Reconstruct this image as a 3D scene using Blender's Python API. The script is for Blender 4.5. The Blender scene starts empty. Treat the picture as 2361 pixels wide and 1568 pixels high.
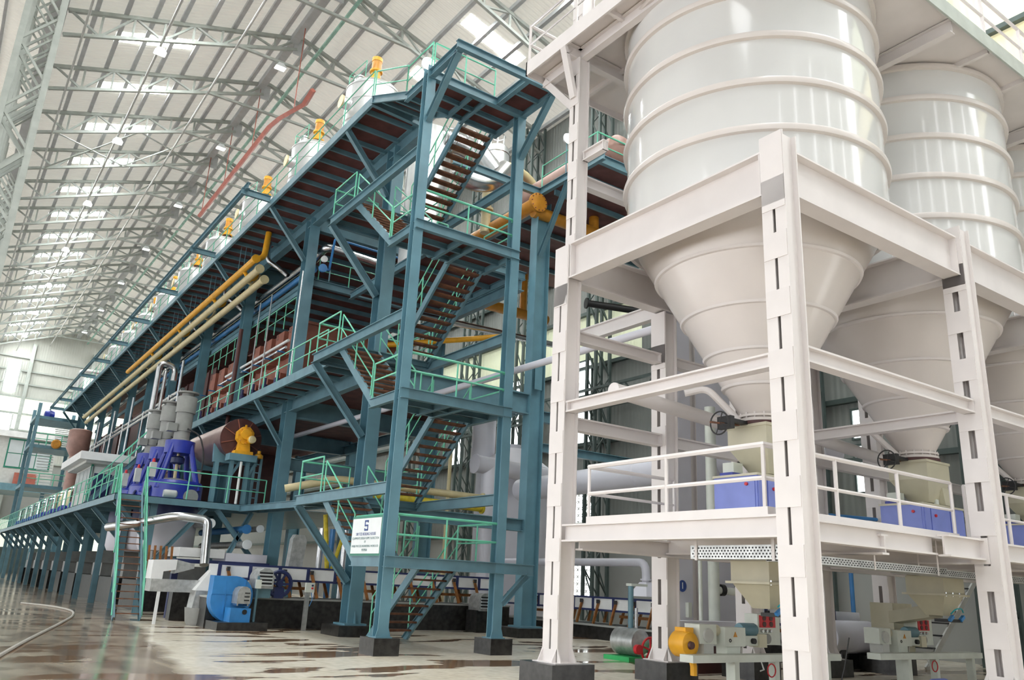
import bpy, math, random
from mathutils import Vector
random.seed(7)
S = bpy.context.scene
COL = S.collection
PI = math.pi
# ------------------------------------------------------------------ camera
cd = bpy.data.cameras.new('camera'); cam = bpy.data.objects.new('camera', cd); COL.objects.link(cam)
cd.sensor_width = 36.0; cd.lens = 1865.08 / 2361.0 * 36.0; cd.clip_end = 500
cam.location = (0, 0, 1.6)
cam.rotation_euler = (math.radians(106.861), math.radians(-2.7232), math.radians(-35.331))
S.camera = cam
# ------------------------------------------------------------------ daylight: an even bright overcast sky
W = bpy.data.worlds.new('World'); S.world = W; W.use_nodes = True
bg = W.node_tree.nodes['Background']; bg.inputs[0].default_value = (0.97, 0.985, 1.0, 1); bg.inputs[1].default_value = 4.6
SKYLIGHT = 60.0      # brightness of the translucent roof panels
S.view_settings.view_transform = 'Standard'; S.view_settings.look = 'None'
S.view_settings.exposure = 0.0; S.view_settings.gamma = 1.0; S.view_settings.use_curve_mapping = False
S.cycles.use_denoising = True; S.cycles.max_bounces = 5; S.cycles.diffuse_bounces = 4; S.cycles.glossy_bounces = 2
S.cycles.use_light_tree = False; S.cycles.use_adaptive_sampling = True; S.cycles.adaptive_threshold = 0.03; S.cycles.adaptive_min_samples = 12
S.cycles.caustics_reflective = False; S.cycles.caustics_refractive = False
S.cycles.sample_clamp_indirect = 6.0
# ------------------------------------------------------------------ materials
MATS = {}
def mat(name, col, rough=0.5, metal=0.0, var=0.06, scale=3.0, bump=0.0, emit=0.0, spec=0.5, coat=0.0):
    m = bpy.data.materials.new(name); m.use_nodes = True; MATS[name] = m
    nt = m.node_tree; b = nt.nodes['Principled BSDF']
    b.inputs['Roughness'].default_value = rough; b.inputs['Metallic'].default_value = metal
    b.inputs['Specular IOR Level'].default_value = spec; b.inputs['Coat Weight'].default_value = coat
    c = (*col, 1)
    if var > 0:
        tc = nt.nodes.new('ShaderNodeTexCoord'); n = nt.nodes.new('ShaderNodeTexNoise')
        n.inputs['Scale'].default_value = scale; n.inputs['Detail'].default_value = 3
        r = nt.nodes.new('ShaderNodeMapRange'); r.inputs[1].default_value = 0.3; r.inputs[2].default_value = 0.7
        r.inputs[3].default_value = 1 - var * 2; r.inputs[4].default_value = 1 + var
        mx = nt.nodes.new('ShaderNodeMix'); mx.data_type = 'RGBA'; mx.blend_type = 'MULTIPLY'; mx.inputs[0].default_value = 1
        mx.inputs[6].default_value = c
        nt.links.new(tc.outputs['Object'], n.inputs['Vector']); nt.links.new(n.outputs[0], r.inputs[0])
        nt.links.new(r.outputs[0], mx.inputs[7]); nt.links.new(mx.outputs[2], b.inputs['Base Color'])
        if bump > 0:
            bp = nt.nodes.new('ShaderNodeBump'); bp.inputs['Strength'].default_value = bump; bp.inputs['Distance'].default_value = 0.02
            nt.links.new(n.outputs[0], bp.inputs['Height']); nt.links.new(bp.outputs[0], b.inputs['Normal'])
    else:
        b.inputs['Base Color'].default_value = c
    if emit > 0:
        b.inputs['Emission Color'].default_value = c; b.inputs['Emission Strength'].default_value = emit
    return m
def corrugated(name, col, axis, pitch, emit=0.0, depth=0.03, var=0.05):
    """profiled sheet: fine ribs as relief, running perpendicular to `axis`"""
    m = mat(name, col, 0.55, 0.0, var, 0.35, emit=emit)
    nt = m.node_tree; b = nt.nodes['Principled BSDF']
    tc = nt.nodes.new('ShaderNodeTexCoord'); w = nt.nodes.new('ShaderNodeTexWave'); w.wave_type = 'BANDS'
    w.bands_direction = axis; w.inputs['Scale'].default_value = 1.0 / pitch * 0.314; w.inputs['Distortion'].default_value = 0
    bp = nt.nodes.new('ShaderNodeBump'); bp.inputs['Strength'].default_value = 0.7; bp.inputs['Distance'].default_value = depth
    nt.links.new(tc.outputs['Object'], w.inputs['Vector']); nt.links.new(w.outputs[1], bp.inputs['Height'])
    nt.links.new(bp.outputs[0], b.inputs['Normal'])
    return m
mat('teal', (0.125, 0.245, 0.300), 0.42, 0, 0.10, 2.0)
mat('teal_column', (0.130, 0.275, 0.345), 0.40, 0, 0.10, 1.2)
mat('mint', (0.16, 0.58, 0.40), 0.4, 0, 0.05, 4)
mat('mint_pale', (0.36, 0.62, 0.52), 0.4, 0, 0.15, 2)
mat('tread_rust', (0.20, 0.085, 0.045), 0.7, 0, 0.22, 6)
mat('plate_red', (0.135, 0.050, 0.045), 0.65, 0, 0.18, 2)
mat('white_paint', (0.74, 0.70, 0.69), 0.42, 0, 0.025, 1.5)
mat('silo_paint', (0.68, 0.68, 0.67), 0.12, 0, 0.02, 0.8, spec=0.7, coat=0.35)
mat('bounce_tinted_paint', (0.70, 0.65, 0.62), 0.24, 0, 0.03, 0.8)  # pinkish warmth stands in for light bounced up off the floor
mat('granite', (0.028, 0.027, 0.026), 0.28, 0, 0.35, 7)
mat('truss_grey', (0.44, 0.475, 0.445), 0.5, 0, 0.08, 2)
mat('purlin_grey', (0.52, 0.54, 0.55), 0.5, 0, 0.06, 2)
mat('column_green', (0.075, 0.105, 0.098), 0.5, 0, 0.1, 2)
mat('steel', (0.62, 0.63, 0.64), 0.26, 1.0, 0.08, 3)
mat('tank_steel', (0.86, 0.88, 0.89), 0.33, 0.75, 0.06, 1.5)
mat('galv', (0.52, 0.53, 0.52), 0.4, 0.7, 0.12, 8)
mat('yellow', (0.80, 0.40, 0.02), 0.4, 0, 0.06, 4)
mat('orange', (0.62, 0.27, 0.03), 0.4, 0, 0.08, 4)
mat('cream', (0.66, 0.57, 0.33), 0.45, 0, 0.05, 4)
mat('hopper_cream', (0.55, 0.52, 0.39), 0.36, 0, 0.05, 2)
mat('pipe_blue', (0.045, 0.22, 0.52), 0.4, 0, 0.05, 4)
mat('fan_blue', (0.035, 0.22, 0.54), 0.4, 0, 0.07, 3)
mat('royal_blue', (0.018, 0.035, 0.32), 0.32, 0, 0.08, 3)
mat('cabinet_blue', (0.20, 0.25, 0.62), 0.4, 0, 0.06, 2)
mat('navy', (0.02, 0.03, 0.11), 0.45, 0, 0.06, 3)
mat('motor_grey', (0.27, 0.275, 0.265), 0.5, 0, 0.06, 4)
mat('box_grey', (0.52, 0.53, 0.51), 0.5, 0, 0.05, 4)
mat('oxide', (0.30, 0.105, 0.07), 0.6, 0, 0.18, 1.5)
mat('maroon', (0.085, 0.028, 0.026), 0.5, 0, 0.15, 2)
mat('red_beam', (0.36, 0.105, 0.075), 0.55, 0, 0.1, 2)
mat('pink_brown', (0.34, 0.19, 0.155), 0.45, 0, 0.1, 2)
mat('drum_metal', (0.36, 0.24, 0.22), 0.32, 0.55, 0.08, 2)
mat('black', (0.012, 0.012, 0.013), 0.5, 0, 0.05, 3)
mat('rubber', (0.03, 0.03, 0.032), 0.6, 0, 0.05, 3)
mat('panel_white', (0.78, 0.79, 0.79), 0.4, 0, 0.05, 2)
mat('lilac_white', (0.66, 0.66, 0.73), 0.45, 0, 0.03, 1)
mat('wood', (0.33, 0.13, 0.035), 0.6, 0, 0.18, 6)
mat('red', (0.55, 0.02, 0.03), 0.4, 0, 0.04, 3)
mat('green_paint', (0.03, 0.45, 0.13), 0.4, 0, 0.06, 4)
mat('machine_white', (0.66, 0.70, 0.64), 0.45, 0, 0.05, 3)
mat('hose_grey', (0.42, 0.40, 0.36), 0.6, 0, 0.05, 6)
mat('hose_teal', (0.02, 0.36, 0.42), 0.5, 0, 0.05, 6)
mat('sign_white', (0.78, 0.82, 0.83), 0.35, 0, 0.02, 3)
mat('sign_green', (0.02, 0.20, 0.13), 0.4, 0, 0.04, 3)
mat('sign_blue', (0.03, 0.07, 0.28), 0.4, 0, 0, 3)
mat('text_grey', (0.16, 0.26, 0.27), 0.5, 0, 0, 3)
mat('lamp_white', (1.0, 1.0, 0.98), 0.4, 0, 0, 1, emit=14)
mat('tube_white', (1.0, 1.0, 0.98), 0.4, 0, 0, 1, emit=6)
mat('skylight', (0.97, 1.0, 0.98), 0.4, 0, 0, 1, emit=SKYLIGHT)
mat('window_light', (0.96, 1.0, 1.0), 0.4, 0, 0, 1, emit=5.0)
mat('plaster', (0.36, 0.37, 0.355), 0.7, 0, 0.05, 0.5)
mat('block_white', (0.55, 0.55, 0.52), 0.7, 0, 0.04, 3)
mat('glass_grey', (0.50, 0.55, 0.57), 0.15, 0, 0.04, 1)
mat('yellow_mark', (0.62, 0.50, 0.03), 0.5, 0, 0.2, 5)
corrugated('roof_sheet', (0.66, 0.63, 0.545), 'Y', 0.3, depth=0.07)
def let_light_through(name, w, col):
    nt = MATS[name].node_tree; b = nt.nodes['Principled BSDF']; out = nt.nodes['Material Output']
    tr = nt.nodes.new('ShaderNodeBsdfTranslucent'); tr.inputs[0].default_value = (*col, 1)
    mx = nt.nodes.new('ShaderNodeMixShader'); mx.inputs[0].default_value = w
    nt.links.new(b.outputs[0], mx.inputs[1]); nt.links.new(tr.outputs[0], mx.inputs[2]); nt.links.new(mx.outputs[0], out.inputs[0])
let_light_through('roof_sheet', 0.085, (0.95, 0.93, 0.85))
corrugated('wall_sheet', (0.24, 0.255, 0.24), 'Y', 0.25)
corrugated('end_sheet', (0.52, 0.53, 0.49), 'X', 0.3)
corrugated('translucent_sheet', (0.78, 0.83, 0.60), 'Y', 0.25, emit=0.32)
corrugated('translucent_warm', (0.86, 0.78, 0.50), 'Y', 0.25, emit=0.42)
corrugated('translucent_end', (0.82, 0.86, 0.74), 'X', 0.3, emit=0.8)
# floor: polished concrete, stained and partly wet
def floor_mat():
    m = bpy.data.materials.new('floor_concrete'); m.use_nodes = True; MATS['floor'] = m
    nt = m.node_tree; L = nt.links.new; N = nt.nodes.new; b = nt.nodes['Principled BSDF']
    tc = N('ShaderNodeTexCoord')
    def noise(sc, det, dist=0.0, stretch=(1, 1, 1)):
        mp = N('ShaderNodeMapping'); mp.inputs['Scale'].default_value = stretch; L(tc.outputs['Object'], mp.inputs[0])
        n = N('ShaderNodeTexNoise'); n.inputs['Scale'].default_value = sc; n.inputs['Detail'].default_value = det
        n.inputs['Distortion'].default_value = dist; L(mp.outputs[0], n.inputs['Vector']); return n.outputs[0]
    def ramp(src, a, b_, ca=(0, 0, 0, 1), cb=(1, 1, 1, 1)):
        r = N('ShaderNodeValToRGB'); r.color_ramp.elements[0].position = a; r.color_ramp.elements[1].position = b_
        r.color_ramp.elements[0].color = ca; r.color_ramp.elements[1].color = cb; L(src, r.inputs[0]); return r.outputs[0]
    def mix(f, a, c, mode='MIX'):
        x = N('ShaderNodeMix'); x.data_type = 'RGBA'; x.blend_type = mode
        if isinstance(f, float): x.inputs[0].default_value = f
        else: L(f, x.inputs[0])
        for s, v in ((x.inputs[6], a), (x.inputs[7], c)):
            if isinstance(v, tuple): s.default_value = v
            else: L(v, s)
        return x.outputs[2]
    base = ramp(noise(0.5, 6), 0.3, 0.7, (0.72, 0.65, 0.53, 1), (0.86, 0.82, 0.72, 1))
    grain = ramp(noise(6, 5), 0.25, 0.75, (0.78, 0.77, 0.75, 1), (1.06, 1.05, 1.03, 1))
    dry = mix(1.0, base, grain, 'MULTIPLY')
    # the aisle on the left has a browner, worn finish
    sep = N('ShaderNodeSeparateXYZ'); L(tc.outputs['Object'], sep.inputs[0])
    mth = N('ShaderNodeMath'); mth.operation = 'MULTIPLY_ADD'; L(sep.outputs[1], mth.inputs[0]); mth.inputs[1].default_value = -0.13; mth.inputs[2].default_value = 2.9
    sub = N('ShaderNodeMath'); sub.operation = 'ADD'; L(sep.outputs[0], sub.inputs[0]); L(mth.outputs[0], sub.inputs[1])
    nj = N('ShaderNodeMath'); nj.operation = 'MULTIPLY_ADD'; L(noise(0.6, 4), nj.inputs[0]); nj.inputs[1].default_value = 0.9; L(sub.outputs[0], nj.inputs[2])
    aisle = ramp(nj.outputs[0], 5.05 / 10, 5.2 / 10)   # replaced below by a scaled input
    sc = N('ShaderNodeMath'); sc.operation = 'MULTIPLY'; L(nj.outputs[0], sc.inputs[0]); sc.inputs[1].default_value = 0.1
    aisle = ramp(sc.outputs[0], 0.52, 0.55)
    brown = ramp(noise(0.9, 7, 1.0, (1.6, 0.5, 1)), 0.35, 0.66, (0.15, 0.095, 0.06, 1), (0.46, 0.385, 0.29, 1))
    dry2 = mix(aisle, brown, dry)
    stain_n = noise(0.55, 5, 0.6, (0.55, 1.5, 1))
    stain = ramp(stain_n, 0.545, 0.56)
    wetc = mix(noise(3, 3), (0.16, 0.085, 0.045, 1), (0.30, 0.19, 0.11, 1))
    col = mix(stain, dry2, wetc)
    L(col, b.inputs['Base Color'])
    r1 = mix(aisle, (0.17, 0.17, 0.17, 1), (0.26, 0.26, 0.26, 1)); r2 = mix(stain, r1, (0.10, 0.10, 0.10, 1))
    L(r2, b.inputs['Roughness']); b.inputs['Specular IOR Level'].default_value = 0.5
    bp = N('ShaderNodeBump'); bp.inputs['Strength'].default_value = 0.10; bp.inputs['Distance'].default_value = 0.01
    L(noise(2.2, 3), bp.inputs['Height']); L(bp.outputs[0], b.inputs['Normal'])
floor_mat()
# ------------------------------------------------------------------ mesh helpers
def V(*a): return Vector(a if len(a) > 1 else a[0])
class M:
    def __init__(s): s.v = []; s.f = []
    def add(s, vs, fs):
        o = len(s.v); s.v += [tuple(p) for p in vs]; s.f += [tuple(i + o for i in f) for f in fs]; return s
    def box(s, x0, x1, y0, y1, z0, z1):
        return s.add([(x, y, z) for z in (z0, z1) for y in (y0, y1) for x in (x0, x1)],
                     [(0, 2, 3, 1), (4, 5, 7, 6), (0, 1, 5, 4), (2, 6, 7, 3), (0, 4, 6, 2), (1, 3, 7, 5)])
    def frame(s, p, q, up):
        p, q = V(p), V(q); d = (q - p).normalized(); u = V(up)
        if abs(d.dot(u.normalized())) > 0.99: u = V(0, 1, 0) if abs(d.y) < 0.9 else V(1, 0, 0)
        a = d.cross(u).normalized(); return p, q, a, a.cross(d).normalized()
    def extrude(s, prof, p, q, up=(0, 0, 1)):
        """closed 2-D profile [(side, up)] swept from p to q"""
        p, q, a, u = s.frame(p, q, up); n = len(prof)
        vs = [p + a * x + u * y for x, y in prof] + [q + a * x + u * y for x, y in prof]
        return s.add(vs, [tuple(range(n - 1, -1, -1)), tuple(range(n, 2 * n))] + [(i, (i + 1) % n, n + (i + 1) % n, n + i) for i in range(n)])
    def bar(s, p, q, w, h, up=(0, 0, 1)):
        return s.extrude([(-w / 2, -h / 2), (w / 2, -h / 2), (w / 2, h / 2), (-w / 2, h / 2)], p, q, up)
    def ib(s, p, q, h, w, up=(0, 0, 1), tf=None, tw=None):
        tf = tf or h * 0.07; tw = tw or w * 0.08; a, b, c = w / 2, h / 2, tw / 2; d = b - tf
        return s.extrude([(-a, -b), (a, -b), (a, -d), (c, -d), (c, d), (a, d), (a, b), (-a, b), (-a, d), (-c, d), (-c, -d), (-a, -d)], p, q, up)
    def ch(s, p, q, h, w, up=(0, 0, 1), t=0.015):
        """channel, web on the -side, open to +side (w<0 opens the other way)"""
        sg = 1 if w > 0 else -1; w = abs(w); b = h / 2
        pr = [(0, -b), (w, -b), (w, -b + t), (t, -b + t), (t, b - t), (w, b - t), (w, b), (0, b)]
        pr = [(x * sg, y) for x, y in pr]
        return s.extrude(pr if sg > 0 else pr[::-1], p, q, up)
    def tube(s, p, q, r, n=8, r2=None):
        r2 = r if r2 is None else r2; p, q, a, u = s.frame(p, q, (0, 0, 1))
        vs = []
        for c, rr in ((p, r), (q, r2)):
            vs += [c + (a * math.cos(2 * PI * i / n) + u * math.sin(2 * PI * i / n)) * rr for i in range(n)]
        return s.add(vs, [tuple(range(n - 1, -1, -1)), tuple(range(n, 2 * n))] + [(i, (i + 1) % n, n + (i + 1) % n, n + i) for i in range(n)])
    def pipe(s, pts, r, n=8, bend=None, seg=4):
        """round pipe along a polyline, corners rounded with radius `bend`"""
        pts = [V(p) for p in pts]
        if bend:
            out = [pts[0]]
            for i in range(1, len(pts) - 1):
                a, b, c = pts[i - 1], pts[i], pts[i + 1]
                k = min(bend, (a - b).length * 0.49, (c - b).length * 0.49)
                p0 = b + (a - b).normalized() * k; p1 = b + (c - b).normalized() * k
                for j in range(seg + 1):
                    t = j / seg; out.append(p0 * (1 - t) ** 2 + b * 2 * t * (1 - t) + p1 * t * t)
            pts = out + [pts[-1]]
        rings = []; prev = None
        for i, p in enumerate(pts):
            d = (pts[min(i + 1, len(pts) - 1)] - pts[max(i - 1, 0)]).normalized()
            if prev is None:
                u = V(0, 0, 1) if abs(d.z) < 0.9 else V(1, 0, 0); a = d.cross(u).normalized()
            else:
                a = (prev - d * prev.dot(d)).normalized()
            prev = a; b = d.cross(a).normalized()
            rr = r
            if 0 < i < len(pts) - 1:
                c0 = (pts[i] - pts[i - 1]).normalized().dot((pts[i + 1] - pts[i]).normalized()); rr = r / max(0.6, math.sqrt(max(0.1, (1 + c0) / 2))) if not bend else r
            rings += [p + (a * math.cos(2 * PI * k / n) + b * math.sin(2 * PI * k / n)) * rr for k in range(n)]
        m = len(pts); fs = [tuple(range(n - 1, -1, -1)), tuple(range((m - 1) * n, m * n))]
        for i in range(m - 1):
            fs += [(i * n + k, i * n + (k + 1) % n, (i + 1) * n + (k + 1) % n, (i + 1) * n + k) for k in range(n)]
        return s.add(rings, fs)
    def lathe(s, prof, c=(0, 0, 0), n=24, axis='Z', a0=0.0):
        """profile [(radius, height)] turned about an axis through c"""
        vs = []; m = len(prof)
        for r, h in prof:
            for k in range(n):
                t = a0 + 2 * PI * k / n; x, y = r * math.cos(t), r * math.sin(t)
                p = (x, y, h) if axis == 'Z' else ((h, x, y) if axis == 'X' else (y, h, x))
                vs.append((c[0] + p[0], c[1] + p[1], c[2] + p[2]))
        fs = []
        for i in range(m - 1):
            fs += [(i * n + k, i * n + (k + 1) % n, (i + 1) * n + (k + 1) % n, (i + 1) * n + k) for k in range(n)]
        if prof[0][0] > 1e-6: fs.append(tuple(range(n - 1, -1, -1)))
        if prof[-1][0] > 1e-6: fs.append(tuple(range((m - 1) * n, m * n)))
        return s.add(vs, fs)
    def prism(s, poly, axis, a, b):
        """polygon in the plane across `axis`, extruded a..b; X:(y,z) Y:(x,z) Z:(x,y)"""
        f = {'X': lambda u, v, w: (w, u, v), 'Y': lambda u, v, w: (u, w, v), 'Z': lambda u, v, w: (u, v, w)}[axis]
        n = len(poly); vs = [f(u, v, a) for u, v in poly] + [f(u, v, b) for u, v in poly]
        return s.add(vs, [tuple(range(n - 1, -1, -1)), tuple(range(n, 2 * n))] + [(i, (i + 1) % n, n + (i + 1) % n, n + i) for i in range(n)])
    def frus(s, c0, s0, c1, s1):
        """four-sided hopper between two rectangles (centre, half sizes)"""
        vs = [(c[0] + dx * h[0], c[1] + dy * h[1], c[2]) for c, h in ((c0, s0), (c1, s1)) for dx, dy in ((-1, -1), (1, -1), (1, 1), (-1, 1))]
        return s.add(vs, [(3, 2, 1, 0), (4, 5, 6, 7)] + [(i, (i + 1) % 4, 4 + (i + 1) % 4, 4 + i) for i in range(4)])
    def torus(s, c, R, r, axis='Z', n=24, k=6):
        vs = []
        for i in range(n):
            for j in range(k):
                t = 2 * PI * i / n; u = 2 * PI * j / k; rr = R + r * math.cos(u); x, y, z = rr * math.cos(t), rr * math.sin(t), r * math.sin(u)
                p = (x, y, z) if axis == 'Z' else ((z, x, y) if axis == 'X' else (y, z, x)); vs.append((c[0] + p[0], c[1] + p[1], c[2] + p[2]))
        return s.add(vs, [(i * k + j, ((i + 1) % n) * k + j, ((i + 1) % n) * k + (j + 1) % k, i * k + (j + 1) % k) for i in range(n) for j in range(k)])
def mesh(name, m, mt, off=(0, 0, 0), fix=True):
    me = bpy.data.meshes.new(name)
    me.from_pydata([(x - off[0], y - off[1], z - off[2]) for x, y, z in m.v], [], m.f)
    me.materials.append(MATS[mt])
    me.polygons.foreach_set('use_smooth', [True] * len(me.polygons))
    if hasattr(me, 'set_sharp_from_angle'): me.set_sharp_from_angle(angle=math.radians(32))
    return me
def wloc(o):
    p = V(0, 0, 0)
    while o: p += o.location; o = o.parent
    return p
def thing(name, label, cat, loc, group=None, kind=None):
    o = bpy.data.objects.new(name, None); COL.objects.link(o); o.location = loc; o.empty_display_size = 0.3
    if kind: o['kind'] = kind
    else: o['label'] = label; o['category'] = cat
    if kind and label: o['label'] = label
    if group: o['group'] = group
    return o
def part(name, m, mt, parent, label=None, kind=None, loc=None):
    """a piece built in world coordinates, hung on its thing"""
    pl = wloc(parent)
    base = V(loc) if loc else pl
    o = bpy.data.objects.new(name, mesh(name, m, mt, base)); COL.objects.link(o)
    o.parent = parent; o.location = base - pl
    if label: o['label'] = label
    if kind: o['kind'] = kind
    return o
def single(name, m, mt, label, cat, loc, group=None, kind=None):
    """a thing that is one mesh"""
    o = bpy.data.objects.new(name, mesh(name, m, mt, loc)); COL.objects.link(o); o.location = loc
    if kind: o['kind'] = kind
    if label: o['label'] = label
    if cat and not kind: o['category'] = cat
    if group: o['group'] = group
    return o
def dup(o, loc, label=None, group=None):
    r = o.copy(); COL.objects.link(r); r.location = loc
    if label: r['label'] = label
    if group: r['group'] = group
    for ch in list(o.children):
        c = ch.copy(); COL.objects.link(c); c.parent = r
        for g in list(ch.children):
            d = g.copy(); COL.objects.link(d); d.parent = c
    return r
def cp(o, parent, loc):
    """another copy of a piece under the same thing, moved in world space by loc"""
    c = o.copy(); COL.objects.link(c); c.parent = parent; c.location = o.location + V(loc); return c
ORD = ['first', 'second', 'third', 'fourth', 'fifth', 'sixth', 'seventh', 'eighth', 'ninth', 'tenth', 'eleventh', 'twelfth', 'thirteenth',
       'fourteenth', 'fifteenth', 'sixteenth', 'seventeenth', 'eighteenth', 'nineteenth', 'twentieth', 'twenty-first', 'twenty-second', 'twenty-third', 'twenty-fourth']
def railing(t, pts, h=1.0, step=1.25, r=0.024, mt='mint', mid=True, z0=0.0, skip_end=False):
    """handrail, mid rail and posts over the floor polyline pts"""
    pts = [V(p) for p in pts]
    part('handrail', M().pipe([p + V(0, 0, h) for p in pts], r, 6), mt, t)
    if mid: part('mid_rail', M().pipe([p + V(0, 0, h * 0.52) for p in pts], r * 0.8, 6), mt, t)
    done = []
    for a, b in zip(pts, pts[1:]):
        n = max(1, round((b - a).length / step))
        for i in range(n + 1):
            p = a + (b - a) * (i / n)
            if any((p - d).length < 0.2 for d in done): continue
            done.append(p)
    first = None
    for p in done:
        if first is None:
            first = part('post', M().tube(p + V(0, 0, z0), p + V(0, 0, h), r, 6), mt, t); p0 = p
        else: cp(first, t, p - p0)
def plinth(x, y, hx, hy, h, label):
    m = M().box(x - hx, x + hx, y - hy, y + hy, 0, h)
    t = thing('plinth', label, 'plinth', (x, y, 0), 'dark stone plinths under the steel columns')
    part('stone_block', m, 'granite', t)
    return t
# ================================================================== the hall
YW, XW = 125.5, 26.5
def roof_z(x):
    if x <= 0: return 28.72 - 0.30 * x
    return 32.85 + 0.33 * (x - 12.5) if x < 12.5 else 32.85 - 0.29 * (x - 12.5)
m = M(); m.box(-22, 40, -14, YW + 0.4, -0.3, 0.0)
single('floor', m, 'floor', 'polished beige concrete floor with brown stains and wet patches', None, (0, 0, 0), kind='structure')
ceil = thing('ceiling', 'pale profiled sheet roof on grey purlins', None, (12.5, 60, 32.85), kind='structure')
def slope(x0, x1, y0, y1, t=0.06):
    return M().add([(x0, y0, roof_z(x0)), (x1, y0, roof_z(x1)), (x1, y1, roof_z(x1)), (x0, y1, roof_z(x0))], [(0, 3, 2, 1)])
SKY = [44.62 + 5.95 * k for k in range(-8, 14)]
def strips(x0, x1, sx0, sx1, name):
    """roof sheets either side of the skylight openings, one bay-long strip at a time"""
    part('roof_sheet', slope(x0, sx0, -4, YW), 'roof_sheet', ceil)
    part('roof_sheet', slope(sx1, x1, -4, YW), 'roof_sheet', ceil)
    y = -4
    for s in SKY:
        part('roof_sheet', slope(sx0, sx1, y, s - 0.55), 'roof_sheet', ceil); y = s + 0.55
    part('roof_sheet', slope(sx0, sx1, y, YW), 'roof_sheet', ceil)
strips(0.0, 12.5, 2.95, 6.9, 'left'); strips(12.5, XW + 0.4, 18.35, 22.1, 'right')
part('roof_sheet', slope(-16, 0.0, -4, YW), 'roof_sheet', ceil)
n = 0
for s in SKY:
    for a, b in ((2.95, 6.9), (18.35, 22.1)):
        n += 1; w = thing('window_%d' % n, 'glowing translucent roof light panel', None, ((a + b) / 2, s, roof_z((a + b) / 2)), kind='structure')
        for i in range(3):
            x0, x1 = a + (b - a) * i / 3 + 0.03, a + (b - a) * (i + 1) / 3 - 0.03
            part('pane', M().prism([(x0, roof_z(x0) + 0.01), (x1, roof_z(x1) + 0.01), (x1, roof_z(x1) + 0.04), (x0, roof_z(x0) + 0.04)], 'Y', s - 0.54, s + 0.54), 'skylight', w)
px = [0.35 + 1.36 * i for i in range(9)] + [13.1 + 1.62 * i for i in range(9)]
for x in px:
    part('purlin', M().box(x - 0.11, x + 0.11, 2, YW, roof_z(x) - 0.26, roof_z(x) - 0.02), 'purlin_grey', ceil)
for i in range(5):
    x = -2.2 - i * 2.2; part('purlin', M().box(x - 0.07, x + 0.07, 2, YW, roof_z(x) - 0.24, roof_z(x) - 0.02), 'purlin_grey', ceil)
part('ridge_vent', M().box(11.75, 12.2, 2, YW, 31.95, 32.4), 'purlin_grey', ceil)
part('gutter', M().box(-0.35, 0.25, 2, YW, 28.35, 28.62), 'purlin_grey', ceil)
# ---- roof trusses: built once, then copied bay by bay
TR = [42 + 5.95 * k for k in range(-4, 14)]
def top(x): return roof_z(x) - 0.36
def bot(x): return 27.2 + 0.39 * (x - 0.84) if x < 12.5 else 27.2 + 0.345 * (26.2 - x)
def make_truss(y):
    t = thing('roof_truss', '', 'truss', (12.5, y, 31.5), 'steel roof trusses across the hall')
    def seg(nm, x0, z0, x1, z1, w): part(nm, M().bar((x0, y, z0), (x1, y, z1), w, w), 'truss_grey', t)
    seg('top_chord', 0.5, top(0.5), 12.5, top(12.5), 0.2); seg('top_chord', 12.5, top(12.5), 26.3, top(26.3), 0.2)
    seg('bottom_chord', 0.5, bot(0.5), 12.2, bot(12.2), 0.17); seg('bottom_chord', 12.8, bot(12.8), 26.3, bot(26.3), 0.17)
    seg('tie', 8.9, bot(8.9), 16.8, bot(16.8), 0.15)
    part('ridge_plate', M().box(12.0, 12.6, y - 0.04, y + 0.04, 31.3, 32.6), 'purlin_grey', t)
    for xs in ([0.6 + 1.47 * i for i in range(9)], [12.9 + 1.66 * i for i in range(9)]):
        for i in range(8):
            a, b = xs[i], xs[i + 1]
            if i: seg('strut', a, bot(a), a, top(a), 0.11)
            if i % 2: seg('diagonal', a, bot(a), b, top(b), 0.11)
            else: seg('diagonal', a, top(a), b, bot(b), 0.11)
    return t
t0 = make_truss(TR[0]); t0['label'] = 'grey steel roof truss nearest the camera'
for i, y in enumerate(TR[1:]): dup(t0, (12.5, y, 31.5), 'grey steel roof truss, %s back from the camera' % ORD[i + 1])
# ---- long bright tie pipes, mint ridge rail, wind bracing
for x, z, r, lb in ((5.0, 28.75, 0.07, 'pale tie pipe running the length of the roof under the skylights'),
                    (8.78, 30.2, 0.07, 'pale tie pipe running the length of the roof between skylights and ridge'),
                    (1.33, 27.3, 0.06, 'pale tie pipe running the length of the roof beside the laced columns')):
    single('tie_pipe', M().tube((x, 10, z), (x, YW - 0.3, z), r, 8), 'box_grey', lb, 'pipe', (x, 60, z), 'long pipes under the roof')
single('ridge_rail', M().box(13.2, 13.36, 8, YW, 31.4, 31.56), 'mint_pale', 'mint green beam running along under the roof ridge', 'beam', (13.3, 60, 31.3))
k = 0
for y in (TR[6], TR[11]):
    for (xa, xb) in ((1.5, 6.2), (6.2, 11)):
        k += 1
        t = thing('wind_brace', 'crossed grey bracing rods between two trusses, %s pair' % ORD[k - 1], 'brace', ((xa + xb) / 2, y + 3, bot(xa)), 'roof wind bracing')
        part('rod', M().tube((xa, y, bot(xa)), (xb, y + 5.95, bot(xb)), 0.05, 6), 'truss_grey', t)
        part('rod', M().tube((xb, y, bot(xb)), (xa, y + 5.95, bot(xa)), 0.05, 6), 'truss_grey', t)
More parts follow.
